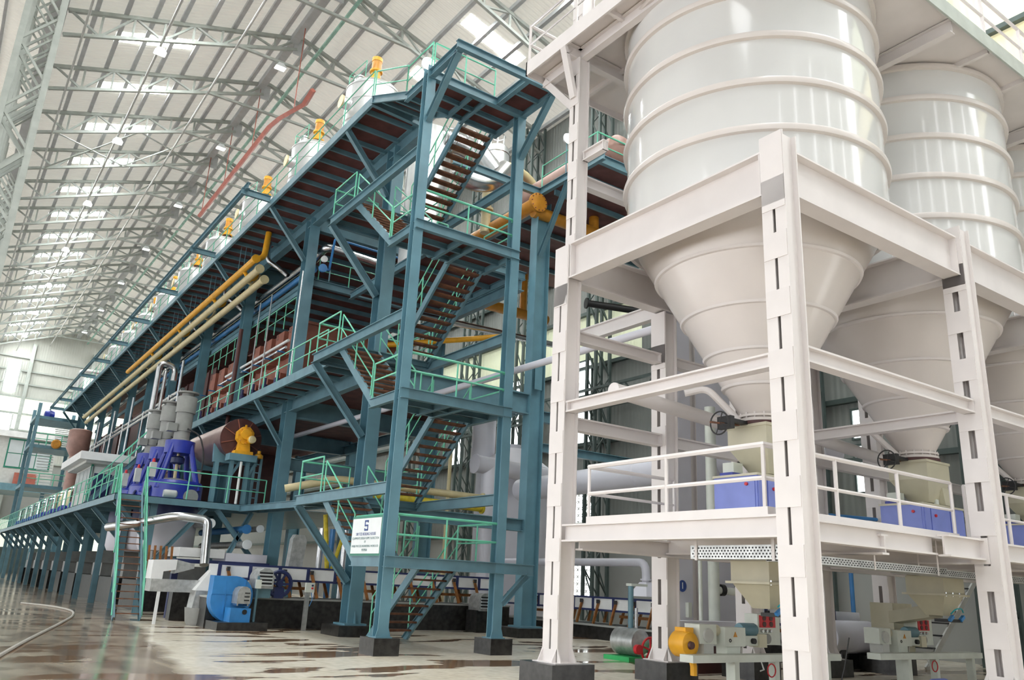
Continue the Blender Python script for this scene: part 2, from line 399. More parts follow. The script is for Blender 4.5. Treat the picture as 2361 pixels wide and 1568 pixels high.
# ---- far end wall
we = thing('wall_back', 'far end wall of profiled sheet with bright translucent bands', None, (7, YW, 0), kind='structure')
for z0, z1, mt in ((0, 3.2, 'column_green'), (6.6, 14.2, 'plaster'), (3.2, 6.6, 'translucent_end'), (14.2, 18.2, 'end_sheet'), (18.2, 22.6, 'translucent_end'), (22.6, 33.5, 'end_sheet')):
    part('sheet', M().box(-16, XW, YW, YW + 0.15, z0, z1), mt, we)
for z in (14.2, 16.2, 18.2, 20.4, 22.6, 24.4, 26.2, 28):
    part('girt', M().box(-16, XW, YW - 0.25, YW, z - 0.1, z + 0.1), 'truss_grey', we)
for x in (7.0, 14.5, 21): part('wall_post', M().box(x - 0.22, x + 0.22, YW - 0.7, YW - 0.2, 0, 30), 'truss_grey', we)
for k, (x0, x1, z0, z1) in enumerate(((4.4, 5.9, 23.2, 27.2), (4.3, 6.2, 11.0, 20.2))):
    w = thing('window_%d' % (160 + k), 'blown out bright window in the far end wall', None, ((x0 + x1) / 2, YW - 0.2, z0), kind='structure')
    part('pane', M().box(x0, x1, YW - 0.32, YW - 0.28, z0, z1), 'window_light', w)
    part('window_frame', M().box(x0 - 0.12, x0, YW - 0.4, YW - 0.2, z0, z1).box(x1, x1 + 0.12, YW - 0.4, YW - 0.2, z0, z1).box(x0, x1, YW - 0.4, YW - 0.2, z1, z1 + 0.12), 'truss_grey', w)
# ---- right wall: sheets, girts, windows, translucent bays
wr = thing('wall_right', 'grey profiled sheet wall with dark girts behind the machinery', None, (XW, 30, 0), kind='structure')
part('plaster_band', M().box(XW, XW + 0.2, -6, YW, 0, 4.2), 'plaster', wr)
part('sheet', M().box(XW, XW + 0.1, -6, YW, 4.2, 12.6), 'wall_sheet', wr)
part('sheet', M().box(XW, XW + 0.1, 27.4, YW, 12.6, 15.6), 'translucent_sheet', wr)
part('sheet', M().box(XW, XW + 0.1, 13, 27.4, 12.6, 15.6), 'wall_sheet', wr)
part('sheet', M().box(XW, XW + 0.1, 13, YW, 15.6, 29), 'wall_sheet', wr)
part('sheet', M().box(XW, XW + 0.1, -6, 13, 12.6, 18.2), 'wall_sheet', wr)
part('sheet', M().box(XW, XW + 0.1, -6, 13, 18.2, 20.6), 'translucent_warm', wr)
part('sheet', M().box(XW, XW + 0.1, -6, 13, 20.6, 24.5), 'translucent_sheet', wr)
part('sheet', M().box(XW, XW + 0.1, -6, 13, 24.5, 29), 'wall_sheet', wr)
for z in (4.2, 6.4, 8.6, 10.6, 12.6, 15.6, 18.2, 20.6, 24.5):
    part('girt', M().box(XW - 0.22, XW, -6, YW, z - 0.09, z + 0.09), 'column_green', wr)
n = 170
for y0, y1, z0, z1 in ((31.0, 32.3, 11.2, 13.0), (31.0, 32.3, 8.7, 11.0), (37.2, 38.6, 8.7, 13.0), (43.4, 44.6, 8.7, 13), (15.85, 16.5, 7.2, 8.2), (15.85, 16.5, 6.2, 6.9), (15.85, 16.5, 5.3, 6.0), (25.4, 26.4, 8.8, 10.4)):
    n += 1; w = thing('window_%d' % n, 'bright window in the grey side wall', None, (XW, (y0 + y1) / 2, z0), kind='structure')
    part('pane', M().box(XW - 0.08, XW - 0.05, y0, y1, z0, z1), 'window_light', w)
    part('window_frame', M().box(XW - 0.14, XW - 0.04, y0 - 0.08, y0, z0 - 0.08, z1 + 0.08).box(XW - 0.14, XW - 0.04, y1, y1 + 0.08, z0 - 0.08, z1 + 0.08).box(XW - 0.14, XW - 0.04, y0, y1, z1, z1 + 0.08).box(XW - 0.14, XW - 0.04, y0, y1, z0 - 0.08, z0), 'column_green', w)
# pierced block screens (rows of round openings with star shaped webs)
blk = None
for k, (y0, z0, ny, nz) in enumerate(((30.8, 4.75, 5, 6), (30.75, 1.15, 5, 5), (37.0, 1.15, 6, 8), (38.2, 1.15, 2, 8))):
    w = thing('window_%d' % (190 + k), 'white pierced block screen full of daylight', None, (XW, y0, z0), kind='structure')
    part('pane', M().box(XW - 0.06, XW - 0.04, y0, y0 + ny * 0.33, z0, z0 + nz * 0.33), 'window_light', w)
    for i in range(ny):
        for j in range(nz):
            c = (XW - 0.1, y0 + 0.165 + i * 0.33, z0 + 0.165 + j * 0.33)
            if blk is None:
                mm = M(); mm.torus(c, 0.15, 0.016, 'X', 12, 4)
                for a in range(4):
                    ca, sa = math.cos(PI / 4 + a * PI / 2), math.sin(PI / 4 + a * PI / 2)
                    mm.tube((c[0], c[1] + ca * 0.15, c[2] + sa * 0.15), (c[0], c[1] + ca * 0.235, c[2] + sa * 0.235), 0.03, 4)
                blk = part('screen_block', mm, 'block_white', w, loc=c)
            else:
                o = blk.copy(); COL.objects.link(o); o.parent = w; o.location = V(c) - wloc(w)
# laced columns: left row close to the camera aisle and right row along the wall
def laced(x0, x1, y, w, h, mt, label, group, pitch=1.5, lw=0.07, bw=0.05):
    t = thing('laced_column', label, 'column', ((x0 + x1) / 2, y, 0), group)
    for x in (x0, x1):
        for yy in (y - w, y + w):
            part('leg', M().box(x - lw, x + lw, yy - lw, yy + lw, 0, h), mt, t)
    n = int(h / pitch); s = h / n
    for yy in (y - w, y + w):
        a = part('lacing', M().bar((x0, yy, 0), (x1, yy, s), bw, bw), mt, t); b = part('lacing', M().bar((x1, yy, 0), (x0, yy, s), bw, bw), mt, t)
        for i in range(1, n): cp((a, b)[i % 2], t, (0, 0, i * s))
        b.location += V(0, 0, s) if n > 1 else V(0, 0, 0)
    for x in (x0, x1):
        a = part('lacing', M().bar((x, y - w, 0), (x, y + w, s), bw, bw), mt, t)
        for i in range(1, n): cp(a, t, (0, 0, i * s))
    return t
for i, y in enumerate(TR[2:12:1]):
    if i == 0:
        lc = laced(-0.85, 0.2, y, 0.42, 28.3, 'truss_grey', 'tall grey laced column at the left edge, nearest of its row', 'laced columns left of the aisle', 1.3, 0.1, 0.08); y0 = y
    else: dup(lc, lc.location + V(0, y - y0, 0), 'tall grey laced column at the left edge, %s of its row' % ORD[i])
for i, y in enumerate((11.9, 17.8, 23.9, 29.6, 35.8, 41.7, 47.6)):
    if i == 0:
        rc = laced(25.2, 26.1, y, 0.32, 28.6, 'column_green', 'dark green laced column along the side wall, nearest of its row', 'laced columns along the side wall', 1.3); y0 = y
    else: dup(rc, rc.location + V(0, y - y0, 0), 'dark green laced column along the side wall, %s of its row' % ORD[i])
# lattice girder carried along the side wall
t = thing('lattice_girder', 'dark lattice girder running along the side wall below the windows', 'girder', (25.4, 20, 10))
for z in (9.9, 10.9): part('chord', M().box(24.9, 25.05, 8, 48, z - 0.06, z + 0.06), 'column_green', t)
a = part('web', M().bar((24.97, 8, 9.9), (24.97, 9, 10.9), 0.06, 0.06), 'column_green', t); b = part('web', M().bar((24.97, 9, 10.9), (24.97, 10, 9.9), 0.06, 0.06), 'column_green', t)
for i in range(1, 20): cp(a, t, (0, 2 * i, 0)); cp(b, t, (0, 2 * i, 0))

# ---- unseen hall walls, added with openings shaped for daylight and silo streaks
wl = thing('wall_left', 'unseen grey sheet wall beyond the left bay, openings shaped for the daylight', None, (-15.5, 40, 0), kind='structure')
part('sill_band', M().box(-15.7, -15.5, 34, YW, 0, 1.2), 'plaster', wl); part('head_band', M().box(-15.6, -15.5, -14, YW, 22, 33.4), 'wall_sheet', wl)
p = part('pier', M().box(-15.6, -15.5, -14, -9.7, 9, 22), 'wall_sheet', wl)
for k in range(1, 24): cp(p, wl, (0, k * 6.0, 0))
part('lintel', M().box(-15.62, -15.48, -14, YW, 8.6, 9.4), 'wall_sheet', wl)
p = part('door_post', M().box(-15.7, -15.4, -14, -13.4, 0, 9), 'column_green', wl)
for k in range(1, 24): cp(p, wl, (0, k * 6.0, 0))
wf = thing('wall_front', 'unseen grey sheet gable wall behind the camera, openings shaped for the daylight', None, (5, -12.5, 0), kind='structure')
part('sill_band', M().box(-15.7, 27, -12.7, -12.5, 0, 1.2), 'plaster', wf); part('head_band', M().box(-15.7, 27, -12.6, -12.5, 24, 34), 'wall_sheet', wf)
p = part('pier', M().box(-15.6, -10.7, -12.6, -12.5, 1.2, 24), 'wall_sheet', wf)  # unseen piers added, gaps kept narrow to limit light on the silos
for k in range(1, 8): cp(p, wf, (k * 5.6, 0, 0))
# ================================================================== white silo house
WX = [9.2, 14.35, 19.5, 24.65]           # left faces of the built-up columns
def batten_column(x, y, z0, z1, label, slot=0.05, dx=0.34, dy=0.42, base=True, seed=0):
    """two rolled sections side by side joined by batten plates"""
    t = thing('batten_column', label, 'column', (x + dx / 2, y + dy / 2, z0), 'white built-up steel columns of the silo house')
    f = (dy - slot) / 2
    for yc in (y + f / 2, y + dy - f / 2):
        part('rolled_section', M().ib((x + dx / 2, yc, z0), (x + dx / 2, yc, z1), dx, f, (1, 0, 0), 0.022, 0.03), 'white_paint', t)
    n = max(2, round((z1 - z0) / 0.92)); s = (z1 - z0) / n; a = b = None
    for i in range(n + 1):
        zc = z0 + i * s; h = 0.26 if 0 < i < n else (0.4 if i == 0 or z1 > 10 else 1.25)
        za, zb = max(z0, zc - h), min(z1, zc + h * 0.55)
        if i in (0, n):
            part('batten_plate', M().box(x - 0.012, x, y + 0.01, y + dy - 0.01, za, zb), 'white_paint', t)
            part('batten_plate', M().box(x + dx, x + dx + 0.012, y + 0.01, y + dy - 0.01, za, zb), 'white_paint', t)
        elif a is None:
            a = part('batten_plate', M().box(x - 0.012, x, y + 0.01, y + dy - 0.01, za, zb), 'white_paint', t)
            b = part('batten_plate', M().box(x + dx, x + dx + 0.012, y + 0.01, y + dy - 0.01, za, zb), 'white_paint', t); zi = i
        else: cp(a, t, (0, 0, (i - zi) * s)); cp(b, t, (0, 0, (i - zi) * s))
    if base:
        part('base_plate', M().box(x - 0.12, x + dx + 0.12, y - 0.12, y + dy + 0.12, z0 - 0.02, z0 + 0.015), 'white_paint', t)
        g = M()
        for yy in (y + 0.02, y + dy - 0.02):
            for sx, xx in ((-1, x), (1, x + dx)):
                g.prism([(xx, z0), (xx + sx * 0.1, z0), (xx + sx * 0.1, z0 + 0.04), (xx, z0 + 0.24)], 'Y', yy - 0.01, yy + 0.01)
        for xx in (x + 0.01, x + dx - 0.01):
            g.prism([(y, z0), (y - 0.1, z0), (y - 0.1, z0 + 0.04), (y, z0 + 0.24)], 'X', xx - 0.012, xx + 0.012)
            g.prism([(y + dy, z0), (y + dy + 0.1, z0), (y + dy + 0.1, z0 + 0.04), (y + dy, z0 + 0.24)], 'X', xx - 0.012, xx + 0.012)
        part('gusset', g, 'white_paint', t)
    return t
PED = 0.36
fr = [(WX[0], 6.55, 8.32, 'front corner white column with dark slots, tallest in front of the near silo', 0.05),
      (WX[1], 6.55, 8.32, 'front white column between the near silo and the second silo', 0.11),
      (WX[2], 6.55, 8.32, 'front white column beyond the second silo, at the right edge', 0.11)]
for x, y, h, lb, sl in fr: batten_column(x, y, PED, h, lb, sl)
batten_column(WX[0], 11.56, PED, 8.1, 'white column with dark slots standing beside the teal stair tower', 0.05)
up_ = batten_column(WX[0] + 0.1, 11.5, 8.12, 12.45, 'slim white upper column carrying the silo roof deck, beside the near silo', 0.06, 0.28, 0.3, base=False)
for x, lb in ((11.88, 'back white column seen under the near silo, left of the blue cabinet'), (14.35, 'back white column behind the near cream hopper'),
              (16.9, 'back white column seen between the front corner column and the second silo'), (19.5, 'back white column behind the second cream hopper')):
    batten_column(x, 11.58, PED, 8.0 if x in (14.35, 19.5) else 7.34, lb, 0.09)
batten_column(15.92, 14.75, PED, 8.6, 'white column against the lilac casing carrying the number one', 0.1)
plinth(9.37, 11.77, 0.46, 0.46, PED, 'dark stone plinth under the white column beside the stair tower')
plinth(9.37, 6.76, 0.46, 0.46, PED, 'dark stone plinth under the front corner white column')
plinth(14.52, 6.76, 0.46, 0.46, PED, 'dark stone plinth under the front white column between the two silos')
plinth(19.67, 6.76, 0.46, 0.46, PED, 'dark stone plinth under the front white column at the right edge')
plinth(12.05, 11.79, 0.42, 0.42, PED, 'dark stone plinth under the back white column left of the blue cabinet')
plinth(14.52, 11.79, 0.42, 0.42, PED, 'dark stone plinth behind the near white table')
plinth(17.07, 11.79, 0.42, 0.42, PED, 'dark stone plinth behind the front corner column')
plinth(19.67, 11.79, 0.42, 0.42, PED, 'dark stone plinth behind the second white table')
plinth(16.09, 14.96, 0.42, 0.42, PED, 'dark stone plinth under the lilac casing column')
# ---- beams: each girder between two columns is lifted in separately
def wbeam(p, q, h, w, label, nm='girder', stiff=(), up=(0, 0, 1)):
    t = thing(nm, label, 'girder', V(p) * 0.5 + V(q) * 0.5, 'white girders of the silo house')
    part('rolled_beam', M().ib(p, q, h, w, up, 0.03, 0.025), 'white_paint', t)
    d = (V(q) - V(p)).normalized()
    for e, s_ in ((V(p), 1), (V(q), -1)):
        part('end_plate', M().bar(e + d * 0.016 * s_, e + d * 0.04 * s_, w * 0.95, h), 'white_paint', t)
    return t
def y_beam(x, z0, z1, y0, y1, lb, w=0.24): return wbeam((x, y0, (z0 + z1) / 2), (x, y1, (z0 + z1) / 2), z1 - z0, w, lb)
def x_beam(y, z0, z1, x0, x1, lb, w=0.24): return wbeam((x0, y, (z0 + z1) / 2), (x1, y, (z0 + z1) / 2), z1 - z0, w, lb)
D = 0.34
y_beam(9.36, 7.38, 8.12, 6.97, 11.56, 'deep white ring girder under the near silo, left side', 0.3)
x_beam(6.77, 7.36, 8.12, 9.54, 14.35, 'deep white ring girder under the near silo, facing the camera', 0.3)
x_beam(11.78, 7.38, 8.12, 9.54, 14.35, 'deep white ring girder under the near silo, back side', 0.3)
y_beam(14.52, 7.38, 8.12, 6.97, 11.58, 'deep white ring girder between the near silo and the second silo', 0.3)
x_beam(6.77, 7.36, 8.12, 14.69, 19.5, 'deep white ring girder under the second silo, facing the camera', 0.3)
x_beam(11.78, 7.38, 8.12, 14.69, 19.5, 'deep white ring girder under the second silo, back side', 0.3)
y_beam(19.67, 7.38, 8.12, 6.97, 11.58, 'deep white ring girder between the second and third silos', 0.3)
x_beam(6.77, 7.36, 8.12, 19.84, 26, 'deep white ring girder under the third silo, at the right edge', 0.3)
y_beam(9.33, 4.72, 4.93, 6.97, 11.56, 'slim white tie beam round the near silo cone, left side', 0.2)
x_beam(6.75, 4.82, 5.06, 9.54, 14.35, 'slim white tie beam round the near silo cone, facing the camera', 0.2)
x_beam(11.78, 4.45, 4.7, 9.54, 11.88, 'slim white tie beam behind the near cone, low, left half', 0.2)
x_beam(11.78, 4.45, 4.7, 12.22, 14.35, 'slim white tie beam behind the near cone, low, right half', 0.2)
x_beam(11.78, 6.2, 6.42, 9.54, 11.88, 'slim white tie beam behind the near cone, upper, left half', 0.2)
x_beam(11.78, 6.2, 6.42, 12.22, 14.35, 'slim white tie beam behind the near cone, upper, right half', 0.2)
y_beam(14.5, 4.72, 4.93, 6.97, 11.58, 'slim white tie beam between the near and second cones', 0.2)
x_beam(6.75, 4.82, 5.06, 14.69, 19.5, 'slim white tie beam in front of the second silo cone', 0.2)
x_beam(11.45, 4.6, 4.85, 14.6, 24, 'slim white tie beam behind the second silo cone', 0.2)
y_beam(9.5, 10.0, 10.22, 10.85, 11.5, 'slim white tie from the upper column to the near silo', 0.14)
x_beam(11.65, 9.5, 9.75, 9.58, 14, 'white tie beam behind the near silo at mid height', 0.18)
y_beam(13.0, 7.75, 8.1, 11.75, 15.9, 'white tie beam running back from the left of the near cone', 0.18)
# short stubs that carry the ring girders
for x, y, lb in ((9.26, 11.06, 'near'), (14.4, 6.6, 'second')):
    pass
# ---- operating deck
dk = thing('operating_deck', 'white steel deck with railings carrying the blue cabinets', 'deck', (14, 9, 2.4))
part('edge_beam', M().ib((9.32, 6.97, 2.53), (9.32, 11.56, 2.53), 0.3, 0.2, (0, 0, 1), 0.03, 0.03), 'white_paint', dk)
part('edge_beam', M().ib((9.54, 7.05, 2.53), (13.2, 7.05, 2.53), 0.3, 0.2, (0, 0, 1), 0.03, 0.03), 'white_paint', dk)
part('edge_beam', M().ib((13.2, 6.85, 2.53), (14.35, 6.85, 2.53), 0.34, 0.2, (0, 0, 1), 0.03, 0.03), 'white_paint', dk)
part('edge_beam', M().ib((14.69, 6.85, 2.53), (19.5, 6.85, 2.53), 0.3, 0.2, (0, 0, 1), 0.03, 0.03), 'white_paint', dk)
part('edge_beam', M().ib((9.54, 11.45, 2.4), (24, 11.45, 2.4), 0.3, 0.2, (0, 0, 1), 0.03, 0.03), 'white_paint', dk)
for x in (11.75, 14.5, 17, 19.6): part('cross_beam', M().ib((x, 6.97, 2.45), (x, 11.4, 2.45), 0.3, 0.18, (0, 0, 1), 0.03, 0.03), 'white_paint', dk)
part('floor_plate', M().box(9.25, 24.5, 7.12, 10.9, 2.66, 2.685), 'white_paint', dk)
part('end_plate', M().box(14.325, 14.338, 6.7, 7.0, 2.3, 2.72), 'white_paint', dk)
part('toe_plate', M().box(9.24, 9.25, 7.14, 10.92, 2.66, 2.79).box(9.24, 14.3, 7.13, 7.14, 2.66, 2.79), 'white_paint', dk)
railing(dk, [(11.4, 10.92, 2.68), (9.28, 10.9, 2.68), (9.28, 7.2, 2.68), (14.3, 7.2, 2.68)], 0.97, 1.65, 0.03, 'white_paint')
railing(dk, [(14.75, 7.2, 2.68), (19.4, 7.2, 2.68)], 0.97, 1.6, 0.03, 'white_paint')
# ---- the silos: shell with rolled rings, cone, seams and outlet flange
SC = [(11.85, 9.2), (17.0, 9.2), (22.15, 9.2)]
def make_silo(cx, cy, label):
    t = thing('silo', label, 'silo', (cx, cy, 4.6), 'white painted bulk silos')
    part('shell', M().lathe([(2.42, 8.13), (2.42, 12.75)], (cx, cy, 0), 96), 'silo_paint', t)
    r0 = None
    for z in (9.15, 10.06, 10.98, 11.9, 12.66):
        if r0 is None: r0 = part('stiffening_ring', M().lathe([(2.40, z - 0.07), (2.49, z - 0.055), (2.505, z), (2.49, z + 0.055), (2.40, z + 0.07)], (cx, cy, 0), 96), 'bounce_tinted_paint', t); zr = z
        else: cp(r0, t, (0, 0, z - zr))
    part('skirt_ring', M().lathe([(2.42, 8.13), (2.5, 8.13), (2.5, 8.18), (2.42, 8.18)], (cx, cy, 0), 96), 'white_paint', t)
    part('cone', M().lathe([(0.34, 4.68), (2.2, 7.9), (2.2, 8.12)], (cx, cy, 0), 96), 'bounce_tinted_paint', t)
    for z in (7.28, 6.45, 5.75, 5.2):
        r = 0.34 + (z - 4.68) * 2.1 / 3.64
        part('seam', M().lathe([(r - 0.01, z - 0.03), (r + 0.03, z - 0.02), (r + 0.05, z + 0.02), (r + 0.02, z + 0.03)], (cx, cy, 0), 80), 'white_paint', t)
    fl = part('outlet_flange', M().lathe([(0.34, 4.58), (0.43, 4.58), (0.43, 4.63), (0.36, 4.63), (0.36, 4.66), (0.43, 4.66), (0.43, 4.70), (0.34, 4.70)], (cx, cy, 0), 32), 'bounce_tinted_paint', t)
    b = None
    for k in range(16):
        a = 2 * PI * k / 16; p = (cx + 0.40 * math.cos(a), cy + 0.40 * math.sin(a), 0)
        if b is None: b = part('bolt', M().lathe([(0.014, 4.56), (0.014, 4.735)], p, 6), 'white_paint', fl, loc=(p[0], p[1], 4.6)); p0 = V(p)
        else: o = b.copy(); COL.objects.link(o); o.parent = fl; o.location = b.location + V(p) - p0
    # lifting lugs along the foot of the shell
    for a in (3.6, 4.3, 5.0, 5.7):
        x, y = cx + 2.45 * math.cos(a), cy + 2.45 * math.sin(a); ca, sa = math.cos(a), math.sin(a)
        part('lug', M().add([(x, y, 8.14), (x + ca * 0.09, y + sa * 0.09, 8.14), (x, y, 8.36), (x - sa * 0.02, y + ca * 0.02, 8.14), (x + ca * 0.09 - sa * 0.02, y + sa * 0.09 + ca * 0.02, 8.14), (x - sa * 0.02, y + ca * 0.02, 8.36)],
                            [(0, 1, 2), (5, 4, 3), (0, 3, 4, 1), (1, 4, 5, 2), (2, 5, 3, 0)]), 'white_paint', t)
    return t
s1 = make_silo(*SC[0], 'big white silo nearest the camera, above the front corner column')
s2 = dup(s1, (SC[1][0], SC[1][1], 4.6), 'second white silo, partly behind the near one')
s3 = dup(s1, (SC[2][0], SC[2][1], 4.6), 'third white silo, only its cone showing at the right edge')
# round number badge on the second cone
ba = -0.62; bz = 5.35; br = 0.34 + (bz - 4.68) * 2.1 / 3.64
bn = V(math.cos(ba), math.sin(ba), -0.577).normalized(); bc = V(SC[1][0] + br * math.cos(ba), SC[1][1] + br * math.sin(ba), bz) + bn * 0.012
bd = thing('number_badge', 'round black and white number badge on the second silo cone', 'sign', bc)
part('disc', M().tube(bc, bc + bn * 0.008, 0.125, 24), 'sign_white', bd)
part('ring', M().tube(bc - bn * 0.002, bc + bn * 0.004, 0.15, 24), 'black', bd)
# ---- roof deck over the silos
ud = thing('silo_roof_deck', 'white plated deck with railing over the silos', 'deck', (14, 9, 12.75))
part('deck_plate', M().box(8.98, 26.2, 6.25, 12.95, 12.77, 12.80), 'white_paint', ud)
part('fascia', M().box(8.95, 8.99, 6.2, 13.0, 12.62, 12.98), 'white_paint', ud)
part('fascia', M().box(8.95, 26.2, 6.2, 6.24, 12.62, 12.98), 'truss_grey', ud)
part('fascia', M().box(8.95, 26.2, 12.96, 13.0, 12.62, 12.98), 'white_paint', ud)
for x in (9.44, 14.52, 19.67): part('deck_beam', M().ib((x, 6.3, 12.6), (x, 12.9, 12.6), 0.3, 0.16, (0, 0, 1), 0.02, 0.02), 'white_paint', ud)
part('deck_beam', M().ib((9.0, 11.65, 12.6), (26, 11.65, 12.6), 0.3, 0.16, (0, 0, 1), 0.02, 0.02), 'white_paint', ud)
for y in (7.6, 9.0, 10.3): part('joist', M().box(9.0, 9.5, y - 0.04, y + 0.04, 12.66, 12.77), 'white_paint', ud)
for x in (10.6, 11.9, 13.2): part('joist', M().box(x - 0.04, x + 0.04, 11.5, 12.95, 12.66, 12.77), 'white_paint', ud)
for x in (16.0, 17.6, 20.8, 22.6): part('joist', M().box(x - 0.04, x + 0.04, 6.3, 7.4, 12.66, 12.77), 'white_paint', ud)
part('knee_brace', M().bar((8.98, 11.65, 12.62), (9.28, 11.65, 11.5), 0.09, 0.16, (0, 1, 0)), 'white_paint', ud)
part('knee_brace', M().bar((9.44, 12.9, 12.62), (9.44, 11.82, 11.4), 0.09, 0.16), 'white_paint', ud)
railing(ud, [(26, 13.0, 12.9), (9.0, 12.95, 12.9), (9.0, 6.25, 12.9), (26, 6.25, 12.9)], 1.05, 1.7, 0.034, 'white_paint')
batten_column(9.55, 11.75, 12.98, 15.2, 'short white column rising above the silo roof deck', 0.06, 0.34, 0.34, base=False)
# ---- hopper, slide gate and feeder cabinet below each silo
def make_feeder(cx, cy, lb1, lb2, lb3):
    h = thing('feed_hopper', lb1, 'hopper', (cx, cy, 3.6), 'cream feed hoppers below the silos')
    x0, x1, y0, y1 = cx - 0.42, cx + 0.46, cy - 0.42, cy + 0.42
    part('hopper_box', M().box(x0, x1, y0, y1, 4.12, 4.5), 'hopper_cream', h)
    part('rim', M().box(x0 - 0.02, x1 + 0.02, y0 - 0.02, y1 + 0.02, 4.46, 4.51), 'hopper_cream', h)
    part('hopper_taper', M().frus((cx + 0.02, cy, 4.12), (0.44, 0.42), (cx + 0.05, cy - 0.05, 3.66), (0.2, 0.2)), 'hopper_cream', h)
    part('inspection_chute', M().frus((cx + 0.3, cy - 0.28, 3.98), (0.12, 0.1), (cx + 0.34, cy - 0.3, 3.62), (0.12, 0.1)), 'hopper_cream', h)
    g = thing('slide_gate', lb2, 'valve', (cx, cy, 4.5), 'dark slide gates with hand wheels')
    part('gate_body', M().lathe([(0.40, 4.51), (0.45, 4.52), (0.45, 4.575), (0.40, 4.58)], (cx, cy, 0), 28), 'maroon', g)
    part('gate_frame', M().box(cx - 0.86, cx - 0.3, cy - 0.05, cy + 0.10, 4.50, 4.56).box(cx - 0.86, cx - 0.3, cy + 0.14, cy + 0.22, 4.50, 4.56).box(cx - 0.9, cx - 0.8, cy - 0.06, cy + 0.24, 4.38, 4.6), 'black', g)
    part('spindle', M().tube((cx - 1.25, cy + 0.09, 4.44), (cx - 0.5, cy + 0.09, 4.5), 0.018, 6), 'tread_rust', g)
    w = part('hand_wheel', M().torus((cx - 1.02, cy + 0.09, 4.46), 0.20, 0.014, 'X', 24, 5), 'rubber', g)
    part('spoke', M().tube((cx - 1.02, cy - 0.1, 4.4), (cx - 1.02, cy + 0.28, 4.52), 0.01, 5), 'rubber', w)
    part('spoke', M().tube((cx - 1.02, cy + 0.02, 4.64), (cx - 1.02, cy + 0.16, 4.28), 0.01, 5), 'rubber', w)
    c = thing('feeder_cabinet', lb3, 'cabinet', (cx, cy, 2.68), 'blue feeder cabinets on the white deck')
    X0, X1, Y0, Y1 = cx - 0.72, cx + 0.85, cy - 0.42, cy + 0.5
    part('body', M().box(X0, X1, Y0, Y1, 2.70, 3.56), 'cabinet_blue', c)
    part('top_frame', M().box(X0 - 0.02, X1 + 0.02, Y0 - 0.02, Y1 + 0.02, 3.56, 3.6), 'hopper_cream', c)
    for xa, xb in ((X0 + 0.02, X0 + 0.22), (X0 + 0.26, X0 + 0.98), (X0 + 1.02, X1 - 0.02)):
        d = part('door', M().box(xa, xb, Y0 - 0.02, Y0, 2.74, 3.52), 'cabinet_blue', c)
    part('door_knob', M().lathe([(0.03, Y0 - 0.05), (0.03, Y0 - 0.02)], (X0 + 0.4, 0, 3.36), 10, 'Y'), 'red', d)
    part('side_panel', M().box(X0 - 0.015, X0, Y0 + 0.04, Y1 - 0.04, 2.74, 3.52), 'cabinet_blue', c)
    part('side_knob', M().lathe([(0.03, X0 - 0.045), (0.03, X0 - 0.015)], (0, Y0 + 0.2, 3.42), 10, 'X'), 'red', c)
    part('control_box', M().box(X0 + 0.12, X0 + 0.36, Y1 - 0.34, Y1 - 0.1, 3.66, 3.84), 'machine_white', c)
    part('mounting_bracket', M().box(X0 + 0.06, X0 + 0.5, Y1 - 0.36, Y1 - 0.08, 3.6, 3.66), 'royal_blue', c)
    part('cable', M().pipe([(X0 + 0.36, Y1 - 0.2, 3.78), (X0 + 0.46, Y1 - 0.2, 3.8), (X0 + 0.5, Y1 - 0.2, 3.7), (X0 + 0.42, Y1 - 0.22, 3.62)], 0.012, 5), 'rubber', c)
    part('solenoid', M().lathe([(0.05, 3.6), (0.05, 3.72), (0.02, 3.74)], (cx + 0.1, Y0 + 0.15, 0), 10), 'machine_white', c)
    # dust pipe that drops from a riser beside the cone into the hopper
    v = single('vent_pipe', M().pipe([(cx - 1.0, cy + 0.9, 5.12), (cx - 0.72, cy + 0.62, 5.22), (cx - 0.3, cy + 0.12, 4.5)], 0.065, 10, 0.15), 'white_paint', lb1.replace('cream feed hopper', 'white bent vent pipe dropping into the hopper'), 'pipe', (cx - 0.6, cy + 0.5, 4.5), 'bent vent pipes at the hoppers')
    return h
make_feeder(*SC[0], 'cream feed hopper under the near silo', 'dark slide gate with hand wheel under the near silo', 'blue feeder cabinet under the near silo, behind the front corner column')
make_feeder(*SC[1], 'cream feed hopper under the second silo', 'dark slide gate with hand wheel under the second silo', 'blue feeder cabinet under the second silo')
make_feeder(*SC[2], 'cream feed hopper under the third silo at the right edge', 'dark slide gate with hand wheel under the third silo', 'blue feeder cabinet under the third silo at the right edge')
# white dust duct passing behind the near cone, open end towards the aisle
t = thing('dust_duct', 'fat white dust duct with a capped end, passing under the near cone', 'duct', (10.5, 11, 5.2))
part('duct', M().tube((9.55, 10.55, 5.02), (12.9, 10.75, 4.9), 0.135, 16), 'white_paint', t)
part('end_cap', M().tube((9.5, 10.547, 5.02), (9.55, 10.55, 5.02), 0.14, 16), 'white_paint', t)
t = thing('dust_duct', 'fat white dust duct under the second cone', 'duct', (15.6, 11, 5.2))
part('duct', M().tube((14.8, 10.55, 5.02), (18.1, 10.75, 4.9), 0.135, 16), 'white_paint', t)
part('end_cap', M().tube((14.76, 10.547, 5.02), (14.8, 10.55, 5.02), 0.14, 16), 'white_paint', t)
